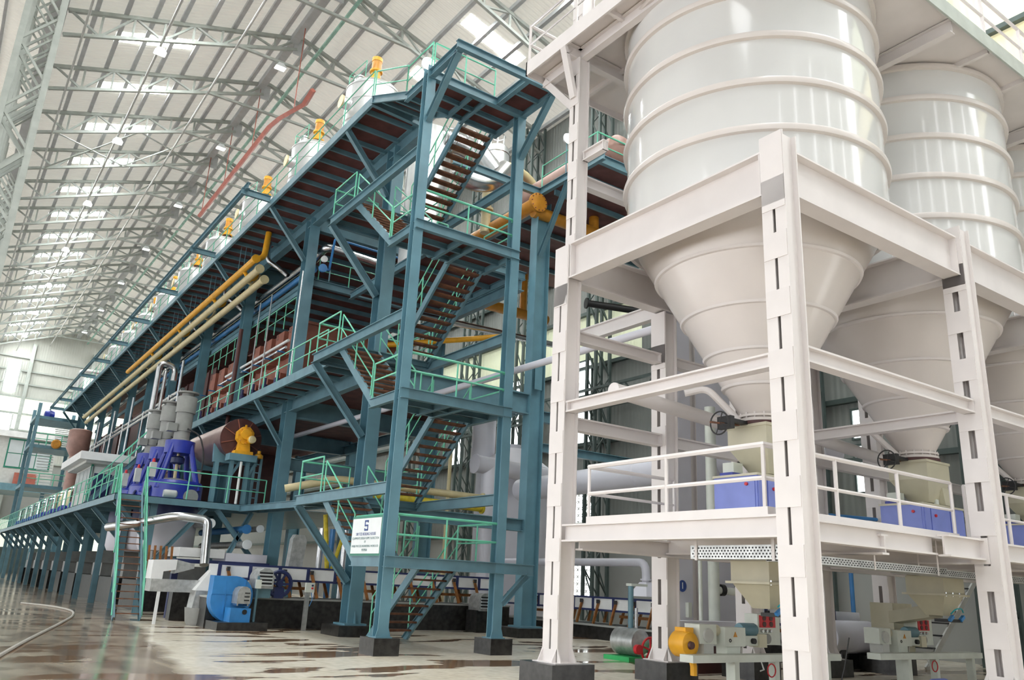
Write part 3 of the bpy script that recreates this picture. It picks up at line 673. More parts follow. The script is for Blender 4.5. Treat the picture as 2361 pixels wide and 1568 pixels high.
# perforated cable trays under the deck
def tray(x0, x1, y0, y1, z, label):
    t = thing('cable_tray', label, 'cable tray', ((x0 + x1) / 2, (y0 + y1) / 2, z), 'perforated cable trays below the white deck')
    part('tray_floor', M().box(x0, x1, y0, y1, z, z + 0.006), 'galv', t)
    for y in (y0, y1): part('tray_side', M().box(x0, x1, y - 0.004, y + 0.004, z, z + 0.12), 'galv', t)
    mm = M()
    nx = int((x1 - x0) / 0.075)
    for i in range(nx):
        for j in range(3):
            x = x0 + 0.04 + i * 0.075 + (0.037 if j % 2 else 0); zz = z + 0.03 + j * 0.03
            mm.box(x - 0.02, x + 0.02, y0 - 0.006, y0 - 0.003, zz - 0.008, zz + 0.008)
    part('slots', mm, 'black', t, kind='stuff')
    for x in (x0 + 0.3, (x0 + x1) / 2, x1 - 0.3): part('hanger', M().box(x - 0.02, x + 0.02, y0 - 0.01, y0 + 0.0, z - 0.01, 2.66), 'white_paint', t)
    return t
def tray_y(x0, x1, y0, y1, z, label):
    t = thing('cable_tray', label, 'cable tray', ((x0 + x1) / 2, (y0 + y1) / 2, z), 'perforated cable trays below the white deck')
    part('tray_floor', M().box(x0, x1, y0, y1, z, z + 0.006), 'galv', t)
    for x in (x0, x1): part('tray_side', M().box(x - 0.004, x + 0.004, y0, y1, z, z + 0.2), 'galv', t)
    mm = M()
    for i in range(int((y1 - y0) / 0.06)):
        for j in range(4):
            y = y0 + 0.03 + i * 0.06 + (0.03 if j % 2 else 0); zz = z + 0.035 + j * 0.042
            mm.box(x0 - 0.006, x0 - 0.003, y - 0.014, y + 0.014, zz - 0.012, zz + 0.012)
    part('slots', mm, 'black', t, kind='stuff')
    for y in (y0 + 0.3, y1 - 0.12): part('hanger', M().box(x0 - 0.02, x0 - 0.008, y - 0.025, y + 0.025, z - 0.02, 2.66), 'white_paint', t)
    return t
tray_y(9.75, 10.1, 7.15, 9.0, 2.12, 'perforated cable tray hanging under the deck beside the front corner column')
tray(14.0, 18.8, 7.9, 8.25, 2.12, 'perforated cable tray hanging under the second deck bay')
tray(9.9, 14.2, 7.35, 7.7, 2.1, 'dull perforated cable tray right behind the front corner column')
# ================================================================== teal stair tower
XL, XR, YF, YB = 8.65, 11.68, 17.15, 23.2
LZ = [2.1, 6.0, 10.42, 14.85]; BZ = [3.8, 8.1, 12.7]
tw = thing('stair_tower', 'tall teal steel stair tower with landings and mint railings', 'stair tower', (10.1, 19, 0))
def I_(nm, p, q, h, w, t, mt='teal', up=(0, 0, 1)): return part(nm, M().ib(p, q, h, w, up), mt, t)
for x in (XL, XR):
    part('column', M().ib((x, YF, PED), (x, YF, 15.0), 0.26, 0.26, (0, 1, 0), 0.022, 0.02), 'teal_column', tw)
    part('base_plate', M().box(x - 0.2, x + 0.2, YF - 0.2, YF + 0.2, PED - 0.01, PED + 0.02), 'teal_column', tw)
    g = M()
    for s in (-1, 1):
        g.prism([(x + s * 0.13, PED), (x + s * 0.19, PED), (x + s * 0.13, PED + 0.2)], 'Y', YF - 0.14, YF - 0.12)
    part('gusset', g, 'teal_column', tw)
plinth(XL, YF, 0.31, 0.36, PED, 'dark stone plinth under the left leg of the stair tower')
plinth(XR, YF, 0.31, 0.36, PED, 'dark stone plinth under the right leg of the stair tower')
def landing(z, y0, y1, x0, x1, first):
    part('landing_plate', M().box(x0, x1, y0, y1, z - 0.03, z - 0.005), 'plate_red', tw)
    ys = (y0 + 0.06, (y0 + y1) / 2, y1 - 0.06) if first else (y0 + 0.06, (y0 + y1) / 2, y1 - 0.06)
    for y in ys: part('joist', M().ch((x0, y, z - 0.11), (x1, y, z - 0.11), 0.16, 0.07), 'teal', tw)
for k, z in enumerate(LZ):
    y1 = 19.05 - 0.2 * k if k < 3 else 18.5
    I_('front_beam', (XL - 0.1, YF - 0.12, z - 0.12), (XR + 0.12 + (0.9 if k == 0 else 0), YF - 0.12, z - 0.12), 0.26, 0.14, tw)
    I_('side_beam', (XL, YF - 0.1, z - 0.12), (XL, y1, z - 0.12), 0.24, 0.12, tw)
    I_('side_beam', (XR, YF - 0.1, z - 0.12), (XR, y1, z - 0.12), 0.24, 0.12, tw)
    I_('trimmer', (10.0, YF, z - 0.12), (10.0, y1, z - 0.12), 0.22, 0.1, tw); I_('trimmer', (10.45, YF, z - 0.12), (10.45, y1, z - 0.12), 0.22, 0.1, tw)
    landing(z, YF, y1, XL, XR, True)
    if k < 3:
        railing(tw, [(XL + 0.03, y1, z), (XL + 0.03, YF, z), (XR - 0.03, YF, z), (XR - 0.03, y1, z)], 0.95, 1.25)
        railing(tw, [(10.05, y1, z), (10.4, y1, z)], 0.95, 0.5)
for k, z in enumerate(BZ):
    I_('long_beam', (XL, YF + 0.13, z - 0.14), (XL, YB + 0.1, z - 0.14), 0.28, 0.15, tw)
    I_('long_beam', (XR, YF + 0.13, z - 0.14), (XR, YB + 0.1, z - 0.14), 0.28, 0.15, tw)
    I_('back_beam', (XL, YB, z - 0.14), (XR, YB, z - 0.14), 0.26, 0.14, tw); I_('back_beam', (XL, 21.5, z - 0.14), (XR, 21.5, z - 0.14), 0.26, 0.14, tw)
    landing(z, 21.45, YB, XL, XR, False)
    part('knee_brace', M().ib((XL, YB - 0.05, z - 0.28), (10.35, YB - 0.25, z - 2.35), 0.2, 0.2), 'teal', tw)
    railing(tw, [(XL + 0.03, 21.6, z), (XL + 0.03, YB, z), (10.2, YB, z)], 1.0, 1.6)
    railing(tw, [(10.75, YB, z), (XR, YB, z), (XR, 21.6, z)], 1.0, 1.2)
# outrigger frame at the top, with plated gangway on its right side
z = LZ[3]
for x in (XL, XR + 0.02):
    I_('outrigger', (x, YF, z - 0.1), (x, 15.5, z - 0.1), 0.26, 0.16, tw); part('knee_brace', M().ib((x, 15.65, z - 0.2), (x, YF - 0.1, z - 1.55), 0.16, 0.16), 'teal', tw)
I_('outrigger_front', (XL - 0.15, 15.5, z - 0.1), (XR + 0.1, 15.5, z - 0.1), 0.24, 0.14, tw)
I_('outrigger_inner', (10.8, 15.5, z - 0.1), (10.8, YF, z - 0.1), 0.22, 0.14, tw)
part('gangway_plate', M().box(10.8, XR, 15.55, YF, z - 0.03, z), 'plate_red', tw)
part('joist', M().ch((10.8, 16.3, z - 0.1), (XR, 16.3, z - 0.1), 0.14, 0.06), 'teal', tw)
railing(tw, [(XL + 0.1, YF, z), (10.75, YF, z)], 1.0, 1.1); railing(tw, [(XL + 0.03, 18.6, z), (XL + 0.03, YF, z)], 1.0, 1.5)
part('knee_brace', M().ib((XR + 0.85, YF - 0.1, LZ[0] - 0.25), (XR + 0.12, YF - 0.1, LZ[0] - 0.95), 0.14, 0.14), 'teal', tw)
# ---- flights
def flight(label, x0, x1, yb, zb, yt, zt, n, rails=(True, True), ext=0.0):
    t = thing('stair_flight', label, 'stairs', ((x0 + x1) / 2, (yb + yt) / 2, zb), 'flights of the teal stair tower')
    for x, s in ((x0, 1), (x1, -1)):
        w = 0.07 * s * (1 if yt > yb else -1)
        part('stringer', M().ch((x, yb, zb - 0.09), (x, yt, zt - 0.09), 0.22, w), 'teal', t)
    dy, dz = (yt - yb) / (n + 1), (zt - zb) / (n + 1); a = None
    for i in range(1, n + 1):
        y, z = yb + dy * i, zb + dz * i
        if a is None: a = part('tread', M().box(x0 + 0.02, x1 - 0.02, y - 0.12, y + 0.12, z - 0.05, z), 'tread_rust', t); y0_, z0_ = y, z
        else: cp(a, t, (0, y - y0_, z - z0_))
    for x, f in ((x0, rails[0]), (x1, rails[1])):
        if f: railing(t, [(x, yb + dy * 0.6, zb + dz * 0.6), (x, yt - dy * 0.3, zt - dz * 0.3)], 0.92, 1.6, 0.022)
    return t
flight('lowest stair flight rising from the floor to the sign board landing', 10.48, XR - 0.02, 21.6, 0.05, 19.0, LZ[0], 8)
nm = ['sign board landing', 'second landing', 'third landing']
for k in range(3):
    y1 = 19.05 - 0.2 * k
    flight('stair flight on the left of the tower climbing back from the %s' % nm[k], XL + 0.05, 9.95, y1, LZ[k], 21.5, BZ[k], 8 + k)
    flight('stair flight on the right of the tower climbing forward above the %s' % nm[k], 10.48, XR - 0.02, 21.5, BZ[k], (18.85, 18.65, 18.5)[k], LZ[k + 1], 10 + (k > 0) * 1)
# ramp from the top landing to the tank deck
rp = thing('access_ramp', 'short plated ramp from the top landing up to the tank deck', 'ramp', (9.3, 19.6, 14.9))
part('ramp_plate', M().prism([(18.45, 14.82), (20.9, 15.94), (20.9, 15.97), (18.45, 14.85)], 'X', XL, 10.0), 'plate_red', rp)
for x, w in ((XL, -0.07), (10.0, 0.07)): part('stringer', M().ch((x, 18.4, 14.77), (x, 20.95, 15.93), 0.24, w), 'teal', rp)
for f in (0.3, 0.7): part('joist', M().bar((XL, 18.45 + 2.45 * f, 14.72 + 1.12 * f), (10.0, 18.45 + 2.45 * f, 14.72 + 1.12 * f), 0.06, 0.14), 'teal', rp)
railing(rp, [(XL + 0.03, 18.6, 14.9), (XL + 0.03, 20.9, 15.97)], 1.0, 2.2); railing(rp, [(9.95, 18.6, 14.9), (9.95, 20.9, 15.97)], 1.0, 2.2)
# sign board on the lowest landing
sg = thing('sign_board', 'white sign board with blue emblem and small lettering on the lowest landing rail', 'sign', (8.58, 18.2, 2.1))
part('frame', M().box(8.575, 8.60, 17.38, 19.02, 2.10, 3.02), 'sign_green', sg)
part('face', M().box(8.565, 8.58, 17.42, 18.98, 2.15, 2.97), 'sign_white', sg)
em = M()   # squared S emblem
ey, ez, eh = 18.2, 2.80, 0.13
for dz in (-eh, 0, eh): em.box(8.558, 8.566, ey - 0.095, ey + 0.095, ez + dz * 0.8 - 0.02, ez + dz * 0.8 + 0.02)
em.box(8.558, 8.566, ey + 0.06, ey + 0.095, ez, ez + eh * 0.8).box(8.558, 8.566, ey - 0.095, ey - 0.06, ez - eh * 0.8, ez)
em.box(8.558, 8.566, ey + 0.06, ey + 0.095, ez - eh * 0.8, ez - eh * 0.5).box(8.558, 8.566, ey - 0.095, ey - 0.06, ez + eh * 0.5, ez + eh * 0.8)
part('emblem', em, 'sign_blue', sg)
for i, (tx, sz, z) in enumerate((('500 TCD BOILING HOUSE', 0.082, 2.60), ('EQUIPMENTS DESIGN SUPPLY & ERECTION', 0.066, 2.50), ('BY', 0.066, 2.42), ('SHRIJEE PROCESS ENGINEERING WORKS LTD', 0.062, 2.32), ('MUMBAI', 0.070, 2.23))):
    cu = bpy.data.curves.new('lettering', 'FONT'); cu.body = tx; cu.size = sz * 1.15; cu.align_x = 'CENTER'; cu.align_y = 'CENTER'; cu.extrude = 0.001
    tmp = bpy.data.objects.new('tmp', cu); me = bpy.data.meshes.new_from_object(tmp); bpy.data.objects.remove(tmp)
    me.name = 'lettering'; me.materials.clear(); me.materials.append(MATS['sign_blue' if i in (0,) else 'text_grey'])
    o = bpy.data.objects.new('lettering', me); COL.objects.link(o); o.parent = sg
    o.location = V(8.562, 18.2, z) - V(8.58, 18.2, 2.1); o.rotation_euler = (PI / 2, 0, -PI / 2)
# ================================================================== teal process building
AX, BX = 10.5, 16.75
AY = [22.8, 30.2, 37.9, 45.1, 52.0, 58.6, 65.0, 71.3, 77.7, 84.0, 89.6]
for i, y in enumerate(AY):
    t = thing('steel_column', 'tall teal column of the process building front row, %s' % ('nearest, behind the stair tower' if i == 0 else ORD[i] + ' from the stair tower'), 'column', (AX, y, 0), 'teal columns of the process building')
    part('rolled_section', M().ib((AX, y, 0.34), (AX, y, 15.7), 0.55, 0.42, (0, 1, 0) if i else (0, 1, 0), 0.03, 0.03), 'teal_column', t)
    part('base_plate', M().box(AX - 0.34, AX + 0.34, y - 0.4, y + 0.4, 0.29, 0.34), 'teal_column', t)
    g = M()
    for s in (-1, 1): g.prism([(y + s * 0.27, 0.34), (y + s * 0.38, 0.34), (y + s * 0.27, 0.7)], 'X', AX - 0.02, AX + 0.02)
    part('gusset', g, 'teal_column', t)
    plinth(AX, y, 0.6, 0.62, 0.29, 'dark stone plinth under the %s teal front row column' % ORD[i])
for i, y in enumerate(AY[:4]):
    t = thing('steel_column', 'teal column of the process building back row, %s from the camera' % ORD[i], 'column', (BX, y, 0), 'teal columns of the process building')
    part('rolled_section', M().ib((BX, y, 0.34), (BX, y, 15.7), 0.62, 0.42, (1, 0, 0), 0.03, 0.03), 'teal_column', t)
    part('base_plate', M().box(BX - 0.4, BX + 0.4, y - 0.4, y + 0.4, 0.29, 0.34), 'teal_column', t)
    part('splice_plate', M().box(BX - 0.16, BX + 0.16, y - 0.235, y - 0.215, 8.3, 9.3), 'teal_column', t)
    plinth(BX, y, 0.8, 0.75, 0.29, 'dark stone plinth under the %s teal back row column' % ORD[i])
# ---- tank deck (z 16)
td = thing('tank_deck', 'long teal and brown plated tank deck high above, with mint railing', 'deck', (9.5, 50, 15.9))
TZ = 16.0
part('edge_channel', M().ch((8.6, 20.85, TZ - 0.14), (8.6, 90, TZ - 0.14), 0.3, 0.09), 'teal', td)
part('inner_girder', M().ib((AX, 20.85, TZ - 0.35), (AX, 90, TZ - 0.35), 0.6, 0.3), 'teal', td)
part('deck_plate', M().box(8.62, 10.5, 20.9, 30, TZ - 0.02, TZ + 0.0), 'plate_red', td); part('deck_plate', M().box(8.62, 17.0, 30, 90, TZ - 0.02, TZ + 0.0), 'plate_red', td)
part('inner_girder', M().ib((BX, 22.8, TZ - 0.3), (BX, 60, TZ - 0.3), 0.5, 0.3), 'teal', td)
a = part('joist', M().bar((8.65, 21.6, TZ - 0.1), (10.4, 21.6, TZ - 0.1), 0.09, 0.16), 'teal', td)
k = 1
while 21.6 + k * 0.98 < 90: cp(a, td, (0, k * 0.98, 0)); k += 1
a = part('floor_joist', M().bar((10.6, 31.2, TZ - 0.12), (16.6, 31.2, TZ - 0.12), 0.1, 0.2), 'teal', td)
for k in range(1, 22): cp(a, td, (0, 1.5 * k, 0))
for y in AY[1:6]: part('cross_girder', M().ib((AX, y, TZ - 0.4), (BX, y, TZ - 0.4), 0.7, 0.3), 'teal', td)
ar = br_ = None
for i, y in enumerate(AY):
    part('knee_brace', M().ib((8.68, y, TZ - 0.28), (AX - 0.2, y, TZ - 2.15), 0.18, 0.16), 'teal', td)
    if i: part('outrigger', M().ib((7.42, y, TZ + 0.02), (8.6, y, TZ + 0.02), 0.26, 0.14), 'teal', td)
part('bracket', M().ib((AX, 20.85, TZ - 0.3), (8.6, 20.85, TZ - 0.2), 0.24, 0.14), 'teal', td)
railing(td, [(8.64, 20.95, TZ), (8.64, 89.9, TZ)], 1.0, 2.2, 0.022)
mr = single('monorail_beam', M().ib((7.6, 29.9, TZ + 0.2), (7.6, 91.5, TZ + 0.2), 0.26, 0.14), 'teal', 'long dark teal monorail beam hung outside the tank deck', 'beam', (7.6, 58, TZ))
single('hoist', M().lathe([(0.0, -0.5), (0.42, -0.42), (0.55, 0), (0.42, 0.42), (0, 0.5)], (7.6, 91.0, 15.45), 16, 'X'), 'royal_blue', 'dark blue hoist trolley at the far end of the monorail beam', 'hoist', (7.6, 85.4, 15.6))
# ---- cantilevered gallery on the back row, towards the camera
cg = thing('back_gallery', 'teal gallery edge cantilevered from the back row column', 'gallery', (17.5, 21.5, 16))
I_('edge_beam', (16.5, 18.9, 16.0), (16.5, 22.6, 16.0), 0.3, 0.16, cg); I_('edge_beam', (16.5, 22.6, 16.0), (12.6, 22.6, 16.0), 0.3, 0.16, cg)
I_('edge_beam', (16.5, 19.2, 16.0), (24, 19.2, 16.0), 0.34, 0.16, cg); I_('knee_brace', (16.52, 20.9, 15.85), (16.6, 22.6, 13.4), 0.16, 0.16, cg)
part('floor_plate', M().box(16.5, 24, 19.2, 30, 15.86, 15.9), 'plate_red', cg)
for k in range(6): part('joist', M().bar((16.6, 20.2 + 1.6 * k, 15.75), (24, 20.2 + 1.6 * k, 15.75), 0.1, 0.2), 'teal', cg)
railing(cg, [(16.5, 22.5, 16.1), (16.5, 19.3, 16.1), (23.5, 19.3, 16.1)], 1.0, 1.6, 0.024)
# ---- middle gallery (z 8.1) and intermediate floor (z 13)
mg = thing('middle_gallery', 'teal gallery at mid height with mint railing beside the brown vessels', 'gallery', (9.8, 33, 8.0))
part('edge_channel', M().ch((9.1, 23.3, 8.0), (9.1, 46, 8.0), 0.3, 0.09), 'teal', mg)
part('floor_plate', M().box(9.12, 16.7, 23.3, 46, 8.09, 8.11), 'plate_red', mg)
part('inner_girder', M().ib((AX, 23.0, 7.8), (AX, 46, 7.8), 0.5, 0.26), 'teal', mg)
a = part('joist', M().bar((9.15, 24.3, 8.0), (10.4, 24.3, 8.0), 0.09, 0.16), 'teal', mg)
for k in range(1, 21): cp(a, mg, (0, 1.03 * k, 0))
for y in (22.8, 30.2, 37.9): part('cross_girder', M().ib((AX + 0.2, y, 7.75), (BX - 0.2, y, 7.75), 0.75, 0.3), 'teal', mg)
for y in (30.2, 37.9, 45.1): part('knee_brace', M().ib((9.15, y, 7.85), (AX - 0.2, y, 6.3), 0.15, 0.15), 'teal', mg)
railing(mg, [(9.14, 23.6, 8.1), (9.14, 45.8, 8.1)], 1.0, 1.5)
ifl = thing('upper_floor', 'teal intermediate floor with railing between the front columns', 'gallery', (13.5, 34, 13))
I_('edge_beam', (AX + 0.3, 30.2, 13.0), (BX - 0.2, 30.2, 13.0), 0.3, 0.2, ifl); part('floor_plate', M().box(10.8, 16.6, 30.3, 60, 13.1, 13.13), 'plate_red', ifl)
for k in range(6): part('joist', M().bar((10.8, 31.2 + 1.3 * k, 13.0), (16.6, 31.2 + 1.3 * k, 13.0), 0.1, 0.18), 'teal', ifl)
I_('edge_beam', (AX + 0.3, 30.2, 13.0), (AX + 0.3, 60, 13.0), 0.3, 0.16, ifl)
railing(ifl, [(11.0, 30.25, 13.1), (16.4, 30.25, 13.1)], 1.0, 1.5); railing(ifl, [(10.75, 30.6, 11.65), (10.75, 45, 11.65)], 1.15, 1.2)
# plated floor behind the upper stair, carrying the silver vessels
vf = thing('vessel_floor', 'dark plated floor behind the third landing carrying the silver vessels', 'gallery', (14.5, 26, 12.7))
part('floor_plate', M().box(12.3, 16.5, 23.2, 29.9, 12.85, 12.88), 'plate_red', vf)
for x in (12.35, 16.15): I_('side_beam', (x, 23.2, 12.7), (x, 29.9, 12.7), 0.28, 0.16, vf)
for k in range(5): part('joist', M().bar((12.4, 23.9 + 1.3 * k, 12.76), (16.1, 23.9 + 1.3 * k, 12.76), 0.1, 0.18), 'teal', vf)
I_('front_beam', (12.3, 23.2, 12.7), (16.4, 23.2, 12.7), 0.3, 0.16, vf)
# lower tie beams between the rows
tb = thing('tie_girder', 'deep teal girder crossing behind the stair tower at first floor', 'girder', (13.5, 22.8, 5))
I_('rolled_beam', (AX + 0.2, 22.8, 3.55), (BX - 0.2, 22.8, 3.55), 0.4, 0.25, tb)
tb = thing('tie_girder', 'teal girder crossing between the second pair of columns', 'girder', (13.5, 30.2, 5)); I_('rolled_beam', (AX + 0.2, 30.2, 5.6), (BX - 0.2, 30.2, 5.6), 0.45, 0.25, tb)
tb = thing('tie_girder', 'teal girder running from the back row towards the side wall', 'girder', (20, 22.8, 7.4)); I_('rolled_beam', (BX + 0.31, 22.8, 7.4), (26, 22.8, 7.4), 0.4, 0.22, tb); I_('rolled_beam', (BX + 0.31, 22.8, 6.3), (26, 22.8, 6.3), 0.3, 0.22, tb)
tb = thing('tie_girder', 'teal girder running back along the back row', 'girder', (BX, 26, 7.4)); I_('rolled_beam', (BX - 0.56, 23.1, 7.6), (BX - 0.56, 46, 7.6), 0.45, 0.25, tb)
tb = thing('tie_girder', 'teal beam along the back row at the third landing height', 'girder', (BX, 26, 10.4)); I_('rolled_beam', (BX - 0.56, 23.1, 12.3), (BX - 0.56, 46, 12.3), 0.45, 0.25, tb)
# ---- lower deck (z 4) with knee-braced posts
ld = thing('centrifuge_deck', 'long teal lower deck with mint railing carrying the centrifuges', 'deck', (7.5, 50, 4))
DZ, DX, DY = 4.0, 5.05, 31.0
part('edge_channel', M().ch((DX, DY, DZ - 0.12), (DX, 86, DZ - 0.12), 0.24, 0.08), 'teal', ld)
part('edge_channel', M().ch((DX, DY, DZ - 0.12), (10.3, DY, DZ - 0.12), 0.24, -0.08), 'teal', ld)
part('deck_plate', M().box(DX, 16.5, DY, 86, DZ - 0.02, DZ), 'teal', ld)
for y in [32.4 + 2.75 * k for k in range(19)]:
    part('joist', M().bar((DX + 0.1, y, DZ - 0.14), (10.3, y, DZ - 0.14), 0.1, 0.22), 'teal', ld)
railing(ld, [(DX + 0.03, DY + 0.6, DZ), (DX + 0.03, 86, DZ)], 0.98, 1.35, 0.02)
railing(ld, [(DX + 0.95, DY, DZ), (10.25, DY, DZ)], 0.98, 1.5)
railing(ld, [(DX, DY, DZ), (DX, DY + 0.6, DZ)], 0.98, 1.5)
for i, y in enumerate([31.4 + 4.6 * k for k in range(12)]):
    t = thing('deck_post', 'teal knee-braced post under the lower deck, %s from the ship stair' % ORD[i], 'post', (6.5, y, 0), 'posts under the lower deck')
    if i == 0:
        pp = t
        part('post', M().ib((6.45, y, 0), (6.45, y, 3.78), 0.24, 0.22, (0, 1, 0)), 'teal', t)
        part('knee_brace', M().ib((DX + 0.12, y, 3.75), (6.36, y, 2.55), 0.16, 0.14), 'teal', t)
    else:
        for ch in pp.children:
            c = ch.copy(); COL.objects.link(c); c.parent = t
t = thing('deck_brace', 'crossed teal knee braces under the front edge of the lower deck', 'brace', (7.5, DY, 2))
for p, q in (((6.5, DY + 0.2, 1.6), (8.2, DY + 0.2, 3.75)), ((10.2, DY + 0.2, 2.0), (8.6, DY + 0.2, 3.75)), ((9.2, DY + 0.2, 2.1), (9.9, DY + 0.2, 3.75))):
    part('brace', M().ib(p, q, 0.16, 0.15), 'teal', t)
# bridge from the lower deck to the first back landing
bg_ = thing('link_bridge', 'teal link bridge between the lower deck and the stair tower', 'bridge', (9.5, 27, 3.9))
I_('beam', (9.4, 23.3, 3.7), (9.4, 31, 3.85), 0.22, 0.12, bg_); I_('beam', (10.1, 23.3, 3.7), (10.1, 31, 3.85), 0.22, 0.12, bg_)
part('floor_plate', M().prism([(23.2, 3.8), (31, 3.95), (31, 3.97), (23.2, 3.82)], 'X', 9.4, 10.15), 'teal', bg_)
# ---- ship stair up to the lower deck
ss = thing('ship_stair', 'steep teal ship stair with thin brown rungs and mint handrails', 'stairs', (5.5, 29, 0), None)
p0, p1 = (28.0, 0.0), (31.0, 4.0)
for x, w in ((5.12, 0.06), (5.93, -0.06)): part('stringer', M().ch((x, p0[0], 0.05), (x, p1[0] - 0.02, 4.0), 0.2, w), 'teal', ss)
n = 18; a = None
for i in range(1, n + 1):
    f = i / (n + 1); y, z = p0[0] + 3 * f, 4 * f
    if a is None: a = part('tread', M().box(5.14, 5.91, y - 0.08, y + 0.08, z - 0.02, z + 0.01), 'tread_rust', ss); f0 = (y, z)
    else: cp(a, ss, (0, y - f0[0], z - f0[1]))
for x in (5.1, 5.95):
    for off, r, nm in ((1.0, 0.026, 'handrail'), (0.55, 0.02, 'mid_rail')):
        part(nm, M().pipe([(x, p0[0] + 0.05, 0.15), (x, p0[0] + 0.55, 0.75 + off * 0.75), (x, p1[0], 4.0 + off)], r, 6, 0.2), 'mint', ss)
    for f in (0.2, 0.5, 0.8): part('post', M().tube((x, p0[0] + 3 * f, 4 * f), (x, p0[0] + 3 * f, 4 * f + 0.98), 0.02, 6), 'mint', ss)
    part('newel', M().tube((x, p1[0], 4.0), (x, p1[0], 5.0), 0.026, 6), 'mint', ss)
# ================================================================== vessels on the tank deck
TY = [27.8, 34.0, 41.4, 48.5, 55.2, 61.8, 68.2, 74.6, 80.9]
def make_tank(y):
    t = thing('pan_tank', '', 'tank', (11.5, y, TZ), 'stainless pan tanks in a row on the tank deck')
    c = (11.5, y, 0)
    part('shell', M().lathe([(1.12, TZ), (1.12, 20.85)], c, 48), 'tank_steel', t)
    part('dished_top', M().lathe([(1.12, 20.85), (0.95, 21.08), (0.6, 21.22), (0.0, 21.28)], c, 48), 'tank_steel', t)
    for z in (17.6, 19.2, 20.10, 20.82): part('band', M().lathe([(1.12, z - 0.03), (1.145, z - 0.02), (1.145, z + 0.02), (1.12, z + 0.03)], c, 48), 'tank_steel', t)
    mh = part('manhole', M().lathe([(0.26, 10.12), (0.26, 10.38), (0.3, 10.38), (0.3, 10.45)], (0, y - 0.15, 19.9), 20, 'X'), 'tank_steel', t)
    part('manhole_cover', M().lathe([(0.28, 10.06), (0.28, 10.12)], (0, y - 0.15, 19.9), 20, 'X'), 'cream', mh)
    part('top_nozzle', M().lathe([(0.22, 21.00), (0.22, 21.65), (0.27, 21.65), (0.27, 21.71)], (11.0, y + 0.45, 0), 16), 'tank_steel', t)
    part('drive_stool', M().lathe([(0.3, 21.15), (0.3, 21.30), (0.24, 21.30), (0.24, 21.50)], c, 16), 'maroon', t)
    g = part('gearbox', M().lathe([(0.3, 21.50), (0.3, 21.58), (0.2, 21.60), (0.2, 21.92), (0.27, 21.94), (0.27, 22.02)], c, 16), 'yellow', t)
    mo = part('motor', M().lathe([(0.21, 22.02), (0.21, 22.50)], c, 12), 'orange', t)
    part('fan_cowl', M().lathe([(0.225, 22.45), (0.225, 22.62), (0.15, 22.67), (0, 22.67)], c, 16), 'yellow', mo)
    railing(t, [(10.75, y - 0.75, 21.05), (10.65, y + 0.7, 21.05), (12.2, y + 0.7, 21.05)], 0.75, 1.3, 0.018)
    return t
t1 = make_tank(TY[0]); t1['label'] = 'tall stainless pan tank nearest the stair tower with orange motor on top'
for i, y in enumerate(TY[1:]): dup(t1, (11.5, y, TZ), 'tall stainless pan tank on the tank deck, %s from the stair tower' % ORD[i + 1])
# white vessel at the far end with bowed pipe
t = thing('end_vessel', 'white lagged vessel with bowed pipe at the far end of the tank deck', 'vessel', (9.5, 87, TZ))
part('shell', M().lathe([(1.1, 16.0), (1.1, 18.2), (0.8, 18.8), (0.3, 19.0), (0, 19.05)], (9.9, 87, 0), 32), 'tank_steel', t)
part('bow_pipe', M().pipe([(9.0, 86.4, 16.0), (9.0, 86.4, 19.5), (11.2, 86.4, 19.6)], 0.2, 12, 0.6), 'tank_steel', t)
part('nozzle', M().lathe([(0.25, 18.8), (0.25, 19.2), (0.32, 19.2), (0.32, 19.3)], (9.9, 86.8, 0), 14), 'tank_steel', t)
# silver vessels and ducts behind the stair tower
t = thing('vapour_vessel', 'shining silver vapour vessel seen through the upper stair', 'vessel', (12.8, 26.2, TZ))
part('shell', M().lathe([(0.85, 12.9), (0.85, 18.3), (0.7, 18.7), (0.3, 18.95), (0.0, 19.0)], (13.2, 25.6, 0), 36), 'tank_steel', t)
part('duct', M().pipe([(13.3, 25.4, 18.4), (14.4, 24.6, 18.2), (15.4, 24.4, 17.2)], 0.5, 20, 0.6), 'steel', t)
part('lagged_pipe', M().pipe([(13.2, 27, 18.6), (15.4, 26.6, 18.9), (16.2, 26.4, 18.9)], 0.42, 18, 0.5), 'tank_steel', t)
for k in range(4): part('joint_band', M().lathe([(0.52, -0.03), (0.54, 0), (0.52, 0.03)], (13.4 + k * 0.35, 25.1 - k * 0.18, 18.3 - k * 0.02), 20, 'X'), 'steel', t)
t = thing('silver_separator', 'slim silver separator with open crown above the stair', 'vessel', (17.25, 27, 16))
part('shell', M().lathe([(0.2, 17.9), (0.55, 18.3), (0.55, 19.9), (0.48, 20.15), (0.34, 20.2)], (17.25, 27, 0), 28), 'tank_steel', t)
for z in (18.6, 19.8): part('band', M().lathe([(0.55, z - 0.03), (0.575, z), (0.55, z + 0.03)], (17.25, 27, 0), 28), 'steel', t)
part('crown_ring', M().torus((17.25, 27, 20.75), 0.33, 0.03, 'Z', 20, 5), 'tank_steel', t)
for k in range(6):
    a = k * PI / 3; part('crown_post', M().tube((17.25 + 0.33 * math.cos(a), 27 + 0.33 * math.sin(a), 20.15), (17.25 + 0.33 * math.cos(a), 27 + 0.33 * math.sin(a), 20.75), 0.025, 6), 'tank_steel', t)
part('side_duct', M().tube((16.75, 26.9, 19.3), (15.7, 26.7, 19.0), 0.36, 20), 'steel', t)
t = thing('cream_pipe', 'cream bent pipe arching behind the top of the stair tower', 'pipe', (16.6, 26, 16))
part('pipe', M().pipe([(16.0, 25.6, 15.2), (16.05, 25.7, 18.3), (17.2, 26, 18.9), (18.6, 26.2, 18.8), (19.6, 26.4, 17.6)], 0.2, 14, 0.7), 'cream', t)
